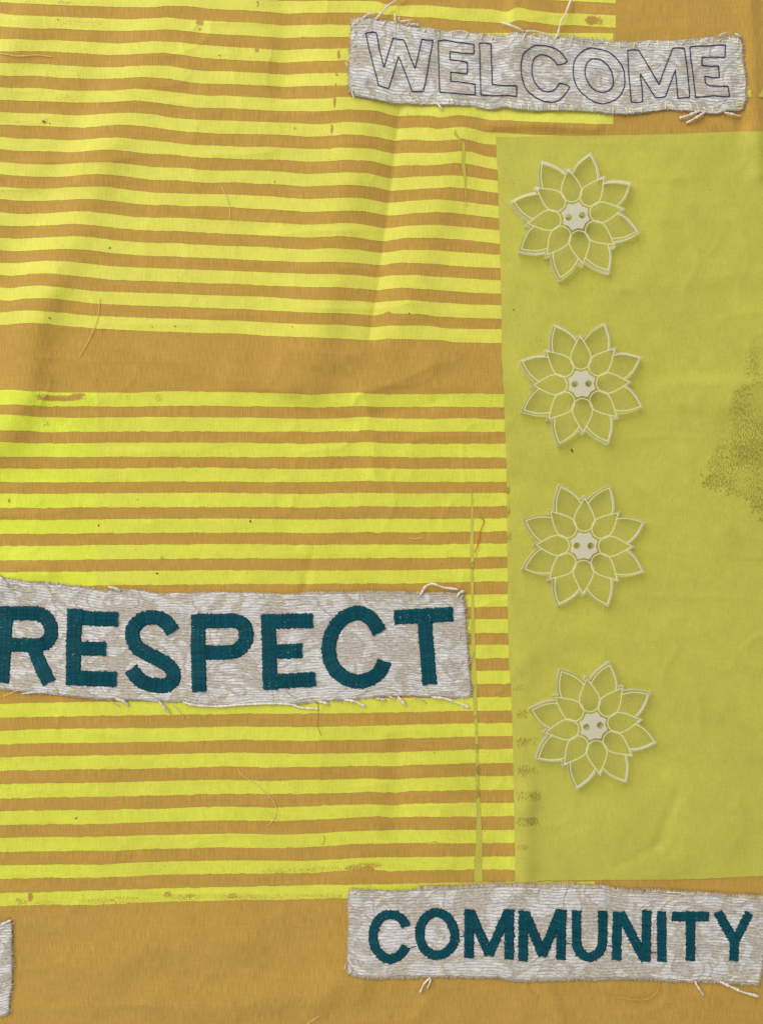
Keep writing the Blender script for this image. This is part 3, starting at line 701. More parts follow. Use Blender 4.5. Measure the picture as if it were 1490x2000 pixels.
def build_patch(name, top, bot, left, right, label, seed, lift=4.0, puck=1.0):
    """left and right run top to bottom, top and bot run left to right; they share corners."""
    dens = lambda p, n: (lambda q: np.stack([np.interp(np.linspace(0, 1, n), q[0], q[1][:, i]) for i in (0, 1)], 1))((np.concatenate([[0], np.cumsum(np.hypot(*np.diff(np.array(p, float), axis=0).T))]) / np.sum(np.hypot(*np.diff(np.array(p, float), axis=0).T)), np.array(p, float)))
    nu = int((top[-1][0] - top[0][0]) / 2.6); nv = int((bot[0][1] - top[0][1]) / 2.6)
    Tp, Bp, Lp, Rp = dens(top, nu), dens(bot, nu), dens(left, nv), dens(right, nv)
    jit = lambda n, s_, a: a * vnoise(np.arange(n) / 3.0, np.zeros(n), s_) + a * 1.6 * vnoise(np.arange(n) / 11.0, np.zeros(n), s_ + 1)
    fade = lambda n: np.minimum(1, np.minimum(np.arange(n), np.arange(n)[::-1]) / 4.0)
    Tp[:, 1] += jit(nu, seed + 3, 1.2) * fade(nu); Bp[:, 1] += jit(nu, seed + 5, 1.2) * fade(nu); Lp[:, 0] += jit(nv, seed + 7, 1.2) * fade(nv); Rp[:, 0] += jit(nv, seed + 9, 1.2) * fade(nv)
    u = np.linspace(0, 1, nu)[None, :, None]; v = np.linspace(0, 1, nv)[:, None, None]
    G = (1 - v) * Tp[None] + v * Bp[None] + (1 - u) * Lp[:, None] + u * Rp[:, None] - ((1 - u) * (1 - v) * Tp[0] + u * (1 - v) * Tp[-1] + (1 - u) * v * Bp[0] + u * v * Bp[-1])
    zf = patch_z(seed, lift, puck)
    x, y = G[..., 0], G[..., 1]
    Z = zf(x, y)
    e = np.minimum(np.minimum(np.arange(nu), np.arange(nu)[::-1])[None, :], np.minimum(np.arange(nv), np.arange(nv)[::-1])[:, None])
    Z = Z - np.where(e == 0, 1.2, np.where(e == 1, .35, 0))
    w_, h_ = np.hypot(*(Tp[-1] - Tp[0])), np.hypot(*(Lp[-1] - Lp[0]))
    uv = np.stack(np.broadcast_arrays(u[..., 0] * w_ * S + seed * .31, -v[..., 0] * h_ * S + seed * .17), -1).reshape(-1, 2)
    cx, cy = x.mean(), y.mean()
    root = thing(name, place(cx, cy, float(cloth_h(np.array([cx]), np.array([cy]))[0])), label, 'fabric patch', 'word patches stitched onto the cloth')
    Vt = place(x, y, Z).reshape(-1, 3)
    F = grid_faces_up(nv, nu)
    # underside rim so the cloth has thickness
    ring = np.concatenate([np.arange(nu), (np.arange(1, nv)) * nu + nu - 1, (nv - 1) * nu + np.arange(nu - 2, -1, -1), np.arange(nv - 2, 0, -1) * nu])
    xr, yr = x.ravel()[ring], y.ravel()[ring]
    Vr = place(xr, yr, cloth_h(xr, yr) + .9)
    n0 = len(Vt); m_ = len(ring)
    Fr = np.array([(ring[i], ring[(i + 1) % m_], n0 + (i + 1) % m_, n0 + i) for i in range(m_)])
    part('fabric', np.vstack([Vt, Vr]), np.vstack([F, Fr]), M_CHEN, root, uv=np.vstack([uv, uv[ring]]))
    return root, zf, dict(t=Tp, b=Bp, l=Lp, r=Rp)

def fringe(root, zf, edge_pts, outward, dens, lmin, lmax, mat, x_from=-1e9, x_to=1e9, seed=1, inset=1.5, wd=1.0):
    r = np.random.RandomState(seed)
    L = np.concatenate([[0], np.cumsum(np.hypot(*np.diff(edge_pts, axis=0).T))])
    V = []; F = []
    for s in np.sort(r.rand(int(L[-1] * dens)) * L[-1]):
        p = np.array([np.interp(s, L, edge_pts[:, 0]), np.interp(s, L, edge_pts[:, 1])])
        if not (x_from < p[0] < x_to): continue
        ln = lmin + (lmax - lmin) * r.rand() ** 1.6
        d = np.array(outward, float) + r.randn(2) * .28; d /= np.hypot(*d)
        side = np.array([-d[1], d[0]])
        bend = r.randn() * .25 * ln
        w = wd * (.35 + .5 * r.rand())
        q = [p - d * inset, p + d * ln * .5 + side * bend * .4, p + d * ln + side * bend]
        b = len(V)
        for k, pt in enumerate(q):
            z0 = float(zf(pt[0:1], pt[1:2])[0]) if k == 0 else float(cloth_h(pt[0:1], pt[1:2])[0]) + (2.6, 2.6, 1.2)[k] + r.rand()
            ww = w * (1, .9, .45)[k]
            V.append((*(pt - side * ww), z0)); V.append((*(pt), z0 + ww)); V.append((*(pt + side * ww), z0))
        for k in range(2):
            a = b + 3 * k
            F += [(a, a + 1, a + 4, a + 3), (a + 1, a + 2, a + 5, a + 4), (a + 2, a, a + 3, a + 5)]
    V = np.array(V)
    part('fringe', place(V[:, 0], V[:, 1], V[:, 2]), np.array(F)[:, ::-1].copy(), mat, root, kind='stuff')

def yarn(root, pts, r, mat=None, z0=4.0, z1=3.5, zmid=None, name='frayed_yarn', fuzz=.42, label=None):
    p = smooth_path(pts, 1.6 if r > 1 else 2.5)
    t = np.linspace(0, 1, len(p))
    lift = z0 * (1 - t) + z1 * t + (zmid or 0) * np.sin(t * math.pi)
    z = cloth_h(p[:, 0], p[:, 1]) + lift
    R = .9 * r * (1 + fuzz * 2 * vnoise(t * len(p) / 2.2, t * 0 + r, 71)) * np.where(t > .97, .75, 1)
    V, F = tube(place(p[:, 0], p[:, 1], z), R * S, 6 if r > 1 else 4)
    if root is None: return V, F
    return part(name, V, F, mat or M_YARN, root, label)

ST_MESH = None
def stitch(root, zf, x, y, ang, ln, r=1.15, h=1.3):
    """one hand stitch, a short raised loop of thread that dives in at both ends (shared mesh)"""
    global ST_MESH
    if ST_MESH is None:
        t = np.linspace(-.5, .5, 5)
        V, F = tube(np.stack([t * 12 * S, t * 0, (np.array([-.9, .9, 1.3, .9, -.9])) * S], 1), np.array([.8, 1.1, 1.15, 1.1, .8]) * S, 4, cap=False)
        ST_MESH = make_mesh('stitch', V, F, M_STITCH)
    o = link('stitch', ST_MESH, root)
    z = float(zf(np.array([x]), np.array([y]))[0])
    pt = place(x, y, z) - np.array(root.location)
    o.location = pt; o.rotation_euler = (0, 0, -ang)
    o.scale = (ln / 12, r / 1.15, h / 1.3)
    return o

def outline_letter(root, zf, loops, label, wobble=.35):
    V, F = [], []
    for lp in loops:
        curved = lp[0] == 'c'
        p = smooth_path(lp[1], 1.3, closed=True, sharp=not curved)[:-1]
        s = np.concatenate([[0], np.cumsum(np.hypot(*np.diff(np.vstack([p, p[:1]]), axis=0).T))])[:-1]
        p = p + wobble * np.stack([vnoise(s / 9, s * 0, 81), vnoise(s / 9, s * 0, 82)], 1) * 2
        ph = (s % 6.4) / 6.4
        dip = np.clip(1 - np.minimum(ph, 1 - ph) / .13, 0, 1)
        sink = np.clip(vnoise(s / 28, s * 0 + len(label), 83) * 4 - 1.1, 0, 1) * .8
        z = zf(p[:, 0], p[:, 1]) + .75 - 1.25 * dip - sink * 1.0
        q = np.vstack([p, p[:1]]); z = np.append(z, z[0])
        v, f = tube(place(q[:, 0], q[:, 1], z), 1.05 * S, 5, cap=False)
        n0 = sum(map(len, V)); V.append(v); F += [[i + n0 for i in a] for a in f]
    part('letter', np.vstack(V), F, M_NAVY, root, label)

def satin_letter(root, zf, strokes, label, cols):
    """strokes: (kind, points, width); satin bands of thread lying across the stroke"""
    V, F, A = [], [], []
    n0 = 0
    for si, (kind, pts, w) in enumerate(strokes):
        closed = kind == 'o'
        p = smooth_path(pts, 1.5, closed=closed, sharp=kind == 's')
        T = np.gradient(p, axis=0)
        if closed: T[0] = T[-1] = p[1] - p[-2]
        T /= np.hypot(T[:, 0], T[:, 1])[:, None] + 1e-9
        side = np.stack([-T[:, 1], T[:, 0]], 1)
        n = len(p)
        # widths for every stitch, ragged
        w = w + 1.0
        le = w / 2 + rng.randn(n) * .7 + (rng.rand(n) < .12) * rng.rand(n) * 2.6
        re = w / 2 + rng.randn(n) * .7 + (rng.rand(n) < .12) * rng.rand(n) * 2.6
        if closed: le[-1] = le[0]; re[-1] = re[0]
        off = []; hh = []
        for c in range(cols):
            for k in range(4):
                off.append((c + (0.02, .3, .7, .98)[k]) / cols); hh.append((.72, 1.0, 1.0, .72)[k] if 0 < c < cols - 1 or k in (1, 2) else ((-.25 if k == 0 else .72) if c == 0 else (.72 if k == 0 else -.25)))
        if cols == 1: hh = [-.25, 1, 1, -.25]
        off = np.array(off)[None]; hh = np.array(hh)[None]
        lat = -le[:, None] * (1 - off) + re[:, None] * off
        lat = lat + (rng.rand(n, 1) - .5) * .5
        # slight slant of stitches by column
        sl = np.sin(off * math.pi * cols) * .8
        x = p[:, 0:1] + side[:, 0:1] * lat + T[:, 0:1] * sl
        y = p[:, 1:2] + side[:, 1:2] * lat + T[:, 1:2] * sl
        ridge_ = np.where(np.arange(n) % 2 == 0, .26, -.26)[:, None] * (hh > 0)
        z = zf(x, y) + .5 + hh * (1.35 + si * .12) + ridge_ + rng.rand(*x.shape) * .25
        if closed: z[-1] = z[0]
        V.append(place(x, y, z).reshape(-1, 3))
        F.append(grid_faces(n, off.shape[1])[:, ::-1] + n0 if np.cross(np.append(T[0], 0), np.append(side[0], 0))[2] < 0 else grid_faces(n, off.shape[1])[:, ::-1] + n0)
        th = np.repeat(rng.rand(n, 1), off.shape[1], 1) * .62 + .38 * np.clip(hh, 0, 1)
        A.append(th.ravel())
        n0 += x.size
    part('letter', np.vstack(V), np.vstack(F), M_SATIN, root, label, smooth=False, attrs={'thread': np.concatenate(A)})

# ---- WELCOME
W_top = [(684, 38), (692, 36), (700, 33), (716, 33), (745, 38), (775, 45), (800, 50), (816, 52), (840, 56), (860, 60), (922, 64), (970, 68), (988, 70), (1000, 64), (1016, 62), (1040, 66), (1083, 72), (1112, 70), (1145, 74), (1195, 80), (1223, 82), (1250, 81), (1273, 80), (1328, 78), (1370, 74), (1401, 71), (1425, 70), (1446, 72)]
W_right = [(1446, 72), (1450, 90), (1449, 110), (1453, 135), (1456, 160), (1455, 195), (1450, 214)]
W_left = [(684, 38), (686, 60), (684, 90), (683, 112), (681, 140), (680, 165), (682, 181)]
W_bot = [(682, 181), (693, 188), (720, 192), (743, 197), (770, 203), (799, 203), (840, 205), (883, 205), (930, 209), (955, 215), (968, 213), (985, 209), (1010, 214), (1050, 217), (1100, 216), (1139, 217), (1180, 221), (1217, 224), (1235, 223), (1262, 219), (1300, 215), (1340, 216), (1384, 222), (1400, 222), (1420, 216), (1440, 216), (1450, 214)]
wp, wz, we = build_patch('word_patch', W_top, W_bot, W_left, W_right, 'cream chenille patch with WELCOME outlined in thin navy stitches', 101, lift=4.8, puck=2.7)
k5 = 1490 / 280.0
WEL = [
    ('W', [('s', cr(600, 0, [(566, 325), (590, 315), (660, 312), (672, 325), (700, 480), (742, 652), (785, 515), (832, 366), (860, 378), (935, 385), (960, 440), (1000, 560), (1045, 665), (1078, 520), (1110, 380), (1150, 388), (1218, 392), (1190, 540), (1160, 720), (1125, 885), (1070, 887), (1015, 885), (985, 800), (940, 680), (885, 545), (840, 690), (790, 856), (740, 845), (690, 825), (650, 670), (600, 480)]))]),
    ('first E', [('s', cr(830, 30, [(135, 265), (200, 255), (330, 280), (505, 300), (505, 400), (400, 395), (255, 375), (258, 462), (350, 470), (440, 490), (438, 608), (350, 600), (265, 590), (265, 682), (330, 688), (515, 715), (518, 825), (330, 812), (150, 800), (140, 500)], k5))]),
    ('L', [('s', cr(830, 30, [(562, 290), (620, 288), (683, 298), (690, 520), (695, 718), (800, 728), (948, 730), (950, 842), (860, 832), (700, 835), (578, 828), (570, 560)], k5))]),
    ('C', [('c', cr(1010, 50, [(415, 408), (425, 408), (480, 395), (512, 374), (514, 366), (480, 310), (420, 255), (340, 218), (265, 205), (180, 208), (110, 250), (60, 300), (38, 400), (45, 520), (80, 640), (140, 710), (240, 775), (340, 797), (430, 775), (500, 705), (538, 645), (538, 636), (500, 612), (435, 599), (428, 602), (400, 650), (350, 682), (260, 675), (195, 610), (160, 540), (150, 450), (165, 360), (215, 310), (280, 305), (340, 330), (390, 370)], k5))]),
    ('O', [('c', cr(1010, 50, [(750, 232), (840, 245), (940, 270), (1030, 345), (1090, 430), (1112, 540), (1105, 650), (1050, 740), (960, 795), (860, 810), (760, 770), (680, 710), (620, 640), (585, 540), (580, 430), (600, 350), (660, 280)], k5)), ('c', cr(1010, 50, [(790, 345), (860, 352), (930, 405), (975, 480), (995, 570), (980, 640), (920, 688), (840, 685), (770, 640), (720, 560), (700, 480), (715, 400), (750, 360)], k5))]),
    ('M', [('s', cr(1210, 50, [(80, 255), (130, 250), (195, 255), (300, 430), (405, 612), (470, 430), (548, 235), (600, 232), (668, 235), (695, 420), (725, 745), (690, 748), (600, 755), (588, 600), (575, 462), (530, 580), (470, 738), (420, 748), (365, 745), (290, 620), (210, 500), (228, 650), (235, 790), (200, 800), (118, 795), (100, 600), (85, 420)], k5))]),
    ('last E', [('s', cr(1210, 50, [(725, 225), (780, 215), (900, 210), (1095, 200), (1088, 330), (980, 325), (850, 330), (850, 415), (940, 422), (1022, 420), (1033, 540), (960, 542), (880, 525), (885, 595), (930, 625), (1020, 630), (1120, 630), (1138, 735), (1080, 735), (950, 728), (840, 742), (785, 745), (760, 520), (735, 340)], k5))]),
]
for nm, lp in WEL: outline_letter(wp, wz, lp, 'navy outlined letter ' + nm.split()[-1])
fringe(wp, wz, we['t'], (0, -1), .55, 1, 5, M_HAIR, seed=3); fringe(wp, wz, we['b'], (0, 1), .6, 1, 4.5, M_HAIR, seed=4)
fringe(wp, wz, we['r'], (1, 0), .8, 2, 7, M_HAIR, seed=5); fringe(wp, wz, we['l'], (-1, 0), .6, 1, 5, M_HAIR, seed=6)
for pts, r, mt, z1, zm in [
    ([(733, 38), (745, 25), (757, 12), (772, 1), (790, -9)], 2.1, M_YARN, 9, 5), ([(709, 36), (718, 28), (728, 26.5), (733, 26)], 1.7, M_YARN, 6, 2),
    ([(774, 46), (771, 37), (772, 27)], 1.7, M_YARN, 10, 2), ([(779, 42), (780, 33)], 1.2, M_YARN2, 8, 1), ([(782, 42), (795, 40), (805, 39)], 1.6, M_YARN, 5, 2),
    ([(801, 48), (810, 47.5), (819, 50)], 2.5, M_YARN2, 5, 1), ([(804, 44), (808, 36), (811, 26)], .7, M_OCHRE_T, 10, 2), ([(794, 50), (801, 44), (805, 42)], 1.6, M_HAIR, 5, 2),
    ([(1026, 61), (1045, 61), (1065, 66), (1081, 72)], 1.5, M_YARN, 5, 3), ([(979, 44), (1001, 51), (1023, 61)], 2.0, M_YARN, 6, 4), ([(1084, 76), (1089, 66), (1095, 43), (1104, 26), (1117, -6)], 1.9, M_YARN, 8, 5),
    ([(1364, 217), (1349, 223), (1326, 231)], 2.5, M_YARN, 3, 3), ([(1374, 220), (1358, 230), (1340, 240)], 2.3, M_YARN, 3, 3), ([(1362, 218), (1349, 233)], .8, M_OCHRE_T, 3, 2), ([(1414, 220), (1430, 223), (1445, 227)], 2.1, M_YARN, 3, 2),
    ([(855, 203), (860, 209), (864, 214)], 1.8, M_YARN, 3, 2), ([(675, 121), (678, 128), (680, 134)], .9, M_YARN, 3, 3), ([(692, 192), (688, 182), (690, 172)], 1.1, M_YARN, 6, 1), ([(1446, 72), (1440, 68), (1434, 66)], 1.9, M_YARN2, 7, 2), ([(1402, 71), (1410, 66), (1420, 63)], 1.6, M_YARN2, 7, 2),
    ([(1180, 82), (1150, 79), (1120, 74), (1100, 72)], .9, M_HAIR, 5, 1), ([(880, 62), (900, 60), (916, 65)], 1.1, M_YARN, 5, 2)]:
    yarn(wp, pts, r, mt, 6, z1, zm)
rs = np.random.RandomState(12)
s = 700.0
while s < 1440:                                           # whip stitches along the top edge
    y = float(np.interp(s, we['t'][:, 0], we['t'][:, 1])) + 7
    stitch(wp, wz, s, y, math.radians(90 + rs.randn() * 20 + 12), 11 + rs.rand() * 4); s += 13 + rs.rand() * 17
s = 697.0
while s < 1436:
    y = float(np.interp(s, we['b'][:, 0], we['b'][:, 1])) - 7
    stitch(wp, wz, s, y, math.radians(76 + rs.randn() * 16), 11 + rs.rand() * 3); s += 11 + rs.rand() * 13
for y in (85, 112, 126, 136, 168, 196, 202, 206): stitch(wp, wz, float(np.interp(y, we['r'][:, 1], we['r'][:, 0])) - 8, y, math.radians(rs.randn() * 8 + 4), 12 + rs.rand() * 5)
for y in (47, 62, 90, 166): stitch(wp, wz, float(np.interp(y, we['l'][:, 1], we['l'][:, 0])) + 8, y, math.radians(rs.randn() * 12 - 12), 12)

# ---- RESPECT
R_top = [(-60, 1118), (0, 1128), (17, 1131), (52, 1135), (105, 1140), (122, 1141), (157, 1145), (206, 1153), (235, 1152), (267, 1152), (300, 1158), (338, 1159), (386, 1157), (430, 1157), (480, 1157), (520, 1158), (557, 1160), (621, 1158), (718, 1156), (814, 1158), (880, 1159), (903, 1162)]
R_right = [(903, 1162), (908, 1176), (910, 1210), (911, 1241), (914, 1275), (916, 1305), (919, 1335), (920, 1359)]
R_bot = [(-60, 1342), (0, 1346), (64, 1353), (110, 1357), (161, 1363), (200, 1365), (260, 1367), (308, 1370), (358, 1371), (385, 1377), (431, 1379), (480, 1376), (520, 1375), (573, 1377), (621, 1371), (669, 1367), (750, 1361), (798, 1359), (840, 1361), (879, 1364), (905, 1362), (920, 1359)]
R_left = [(-60, 1118), (-62, 1200), (-60, 1342)]
rp, rz_, re_ = build_patch('word_patch', R_top, R_bot, R_left, R_right, 'cream chenille patch with RESPECT in wide teal satin stitch', 131, lift=3.6, puck=1.3)
k3 = 1490 / 480.0
a = lambda pts: cr(0, 1080, pts, k3); b3 = lambda pts: cr(460, 1080, pts, k3)
RES = [
    ('R', [('s', a([(40, 322), (28, 560), (14, 788)]), 28), ('c', a([(42, 366), (150, 365), (225, 368), (280, 395), (310, 450), (306, 510), (275, 548), (215, 560), (150, 558), (62, 556)]), 27), ('s', a([(205, 575), (250, 685), (300, 788)]), 27)]),
    ('E', [('s', a([(456, 338), (448, 560), (447, 802)]), 28.5), ('s', a([(428, 386), (560, 398), (718, 402)]), 28), ('s', a([(470, 578), (645, 582)]), 27), ('s', a([(425, 754), (560, 762), (708, 766)]), 29)]),
    ('S', [('c', a([(1052, 480), (1015, 425), (975, 400), (920, 390), (862, 404), (815, 450), (806, 500), (825, 560), (880, 605), (950, 640), (1020, 680), (1052, 730), (1045, 775), (1005, 803), (940, 803), (875, 785), (830, 750), (795, 702)]), 28)]),
    ('P', [('s', a([(1205, 372), (1202, 560), (1210, 842)]), 28.5), ('c', a([(1195, 414), (1330, 412), (1420, 412), (1475, 435), (1494, 490), (1480, 550), (1440, 590), (1390, 602), (1300, 604), (1225, 604)]), 28)]),
    ('E', [('s', b3([(198, 372), (205, 560), (212, 830)]), 28.5), ('s', b3([(165, 416), (470, 411)]), 28), ('s', b3([(230, 598), (405, 594)]), 28), ('s', b3([(185, 780), (330, 775), (485, 765)]), 28)]),
    ('C', [('c', b3([(876, 482), (835, 415), (790, 378), (735, 364), (665, 388), (605, 450), (570, 530), (568, 610), (590, 685), (640, 742), (700, 772), (770, 778), (840, 750), (885, 705), (902, 655)]), 28)]),
    ('T', [('s', b3([(960, 390), (1140, 380), (1318, 372)]), 28), ('s', b3([(1146, 415), (1160, 600), (1178, 798)]), 28)]),
]
for nm, st in RES: satin_letter(rp, rz_, st, 'teal satin letter ' + nm, 3)
fringe(rp, rz_, re_['t'], (0, -1), .6, 1, 4, M_HAIR, seed=13); fringe(rp, rz_, re_['b'], (0, 1), .5, 1, 4, M_HAIR, seed=14)
fringe(rp, rz_, re_['r'], (1, 0), .55, 2, 9, M_HAIR, seed=15)
fringe(rp, rz_, re_['t'], (0, -1), 1.2, 2, 5, M_HAIR, 600, 905, seed=16)
for pts, r, mt, z1, zm in [
    (cr(800, 950, [(105, 1052), (150, 975), (210, 945), (270, 958), (330, 980), (470, 1000)]), 2.2, M_YARN, 3, 4), ([(893, 1165), (898, 1158), (906, 1154)], 3.0, M_YARN2, 5, 1), ([(905, 1160), (900, 1170), (908, 1178)], 1.8, M_HAIR, 4, 1),
    ([(-6, 1120), (8, 1135), (16, 1142)], 3.2, M_YARN2, 4, 2), ([(213, 1146), (225, 1149), (236, 1154)], 3.0, M_YARN2, 4, 2),
    (cr(180, 1310, [(205, 240), (270, 260), (310, 295)], 4.382), 2.9, M_YARN2, 3, 2), (cr(180, 1310, [(575, 262), (620, 315), (668, 362)], 4.382), 2.6, M_YARN2, 3, 2), (cr(180, 1310, [(690, 285), (750, 350), (800, 415)], 4.382), .7, M_HAIR, 2, 1), (cr(180, 1310, [(145, 245), (240, 310)], 4.382), .8, M_HAIR, 2, 1),
    (cr(180, 1310, [(780, 268), (880, 294), (1080, 305), (1250, 292), (1490, 282)], 4.382) + b3([(280, 914), (350, 922), (400, 938), (500, 945)]), 2.1, M_YARN, 2.5, 1),
    (b3([(500, 898), (570, 916)]), 2.4, M_YARN, 2.5, 1), (b3([(660, 890), (720, 900), (790, 932)]), 2.4, M_YARN, 2.5, 1.5), (b3([(850, 880), (915, 892)]), 2.1, M_YARN2, 2.5, 1), (b3([(930, 868), (966, 886)]), 2.0, M_YARN2, 2.5, 1), (b3([(985, 870), (1010, 900), (1038, 926)]), 2.4, M_YARN, 2.5, 1.5),
    (b3([(1075, 875), (1120, 888), (1162, 914)]), .8, M_HAIR, 1.5, 1), (b3([(1190, 874), (1260, 880), (1300, 892), (1416, 936)]), 2.2, M_YARN, 2.5, 2), (b3([(610, 885), (650, 912)]), .7, M_HAIR, 1.5, 1),
    (a([(290, 845), (220, 844), (135, 853)]), 2.2, M_YARN2, 2.5, 1), ([(46, 1347), (30, 1350), (8, 1360)], .66, M_FINE, 2, 1), (cr(800, 950, [(565, 1740), (590, 1690), (620, 1600)]), .9, M_HAIR, 2, 2)]:
    yarn(rp, pts, r, mt, 4.5, z1, zm)
for edge_, dy in ((re_['t'], 18), (re_['b'], -12)):
    s = 20.0
    while s < 890:
        y0 = float(np.interp(s, edge_[:, 0], edge_[:, 1])); y1 = float(np.interp(s + 12, edge_[:, 0], edge_[:, 1]))
        stitch(rp, rz_, s + 6, y0 + dy + rs.randn() * 3, math.atan2(y1 - y0, 12) + rs.randn() * .12, 8 + rs.rand() * 7, .8, 1.0); s += 26 + rs.rand() * 26
for y in (1240, 1292, 1330): stitch(rp, rz_, float(np.interp(y, re_['r'][:, 1], re_['r'][:, 0])) - 14, y, math.radians(85), 14, .8, 1.0)
yarn(rp, b3([(1140, 820), (1160, 840), (1150, 850), (1170, 838), (1148, 832), (1162, 846)]), .8, M_STITCH, 6, 6, 1.5, name='thread_knot')

# ---- COMMUNITY
c1 = lambda pts: cr(670, 1700, pts, k5); c2 = lambda pts: cr(940, 1700, pts, k5); c3 = lambda pts: cr(1210, 1700, pts, k5)
C_top = c1([(62, 205), (120, 192), (260, 205), (400, 212), (650, 210), (800, 192), (1100, 186), (1400, 175)]) + c2([(100, 162), (600, 165), (1000, 168), (1280, 182)]) + c3([(0, 217), (500, 232), (700, 252), (1000, 262), (1300, 278), (1490, 292), (1560, 300)])
C_right = [C_top[-1], (1499, 1800), (1494, 1850), (1489, 1890), (1482, 1923)]
C_left = [C_top[0]] + c1([(45, 320), (60, 500), (48, 700), (40, 900), (46, 1055)])
C_bot = [C_left[-1]] + c1([(100, 1088), (200, 1103), (400, 1116), (750, 1108), (1000, 1100), (1250, 1105)]) + c2([(0, 1108), (200, 1118), (450, 1148), (700, 1134), (1000, 1130), (1400, 1122)]) + c3([(300, 1130), (700, 1152), (1000, 1158), (1300, 1178)]) + [(1482, 1923)]
cp, cz, ce = build_patch('word_patch', C_top, C_bot, C_left, C_right, 'cream chenille patch with COMMUNITY in narrow teal satin stitch', 161, lift=3.8, puck=1.3)
COMM = [
    ('C', [('c', c1([(655, 588), (618, 515), (560, 472), (480, 463), (400, 485), (342, 560), (314, 650), (320, 760), (365, 850), (430, 905), (500, 922), (570, 895), (625, 840), (652, 788)]), 17.8)]),
    ('O', [('o', c1([(965, 438), (1060, 470), (1120, 540), (1155, 640), (1155, 740), (1110, 820), (1030, 870), (950, 880), (870, 840), (815, 760), (798, 660), (815, 560), (870, 480)]), 18)]),
    ('M', [('s', c1([(1310, 405), (1308, 912)]), 18.5), ('s', c1([(1325, 440)]) + c2([(85, 880)]), 18), ('s', c2([(280, 420), (78, 880)]), 18), ('s', c2([(290, 405), (288, 925)]), 18.5)]),
    ('M', [('s', c2([(437, 418), (432, 945)]), 18.5), ('s', c2([(455, 440), (640, 890)]), 18), ('s', c2([(818, 420), (630, 890)]), 18), ('s', c2([(832, 405), (825, 930)]), 18.5)]),
    ('U', [('c', c2([(988, 415), (986, 600), (988, 740), (1005, 820), (1060, 885), (1130, 902), (1200, 870), (1245, 800), (1258, 700), (1260, 560), (1260, 420)]), 18)]),
    ('N', [('s', c2([(1412, 430), (1400, 935)]), 18), ('s', c3([(0, 440), (135, 690), (265, 940)]), 18.5), ('s', c3([(278, 415), (272, 950)]), 18)]),
    ('I', [('s', c3([(433, 425), (435, 950)]), 18)]),
    ('T', [('s', c3([(538, 480), (925, 480)]), 18.8), ('s', c3([(735, 520), (732, 942)]), 18)]),
    ('Y', [('s', c3([(1018, 432), (1190, 745)]), 18), ('s', c3([(1345, 440), (1190, 745)]), 17), ('s', c3([(1190, 715), (1182, 942)]), 17.5)]),
]
for nm, st in COMM: satin_letter(cp, cz, st, 'teal satin letter ' + nm, 2)
fringe(cp, cz, ce['t'], (0, -1), 2.4, 5, 9, M_HAIR, 815, 1505, seed=23); fringe(cp, cz, ce['t'], (0, -1), .6, 1, 4, M_HAIR, 680, 815, seed=24)
fringe(cp, cz, ce['b'], (0, 1), 1.8, 2, 6.5, M_HAIR, seed=25); fringe(cp, cz, ce['l'], (-1, 0), .6, 1, 4, M_HAIR, seed=26); fringe(cp, cz, ce['r'], (1, .2), .6, 1, 4, M_HAIR, seed=27)
for pts, r, mt, z1, zm in [
    (c1([(905, 1112), (840, 1180), (800, 1268)]), 1.9, M_YARN, 3, 2), (c1([(912, 1125), (895, 1180), (870, 1228)]), 1.5, M_YARN, 3, 2), (c2([(470, 1160), (480, 1230), (530, 1290), (602, 1316)]), .8, M_OCHRE_T, 1.2, 1),
    (c3([(410, 1120), (405, 1220), (350, 1300), (260, 1345), (100, 1342)]) + c2([(1490, 1330), (1370, 1312), (1258, 1284)]), .8, M_OCHRE_T, 1.0, .6), (c3([(785, 1150), (795, 1185), (830, 1240), (864, 1294)]), 1.9, M_YARN, 3, 2), (c3([(1040, 1155), (1150, 1208), (1280, 1265), (1438, 1308)]), 2.6, M_YARN, 3, 3),
    (c1([(60, 1060), (90, 1050), (70, 1045)]), 2.0, M_YARN2, 3, 1), (c1([(15, 1030), (25, 985), (40, 960)]), .8, M_YARN2, 2, 1), (c1([(80, 215), (110, 235), (140, 215)]), 2.0, M_YARN2, 5, 1), (c3([(480, 228), (600, 232), (705, 255)]), 1.3, M_YARN, 4, 1), (c3([(545, 1115), (640, 1135), (760, 1140)]), 1.3, M_YARN, 4, 1)]:
    yarn(cp, pts, r, mt, 4.5, z1, zm)
for edge_, dy in ((ce['t'], 12), (ce['b'], -12)):
    s = 695.0
    while s < 1470:
        stitch(cp, cz, s + 6, float(np.interp(s, edge_[:, 0], edge_[:, 1])) + dy + rs.randn() * 2.5, rs.randn() * .14, 8 + rs.rand() * 6, .8, 1.0); s += 26 + rs.rand() * 34
for pts in (c1([(685, 812), (720, 802), (762, 788)]), c1([(1210, 688), (1260, 685)]), c2([(880, 758), (940, 762)]), c2([(1310, 782), (1360, 786)]), c3([(325, 858), (385, 855)])):
    yarn(cp, pts, .8, M_NAVY, 4.6, 4.6, .6, name='jump_thread')

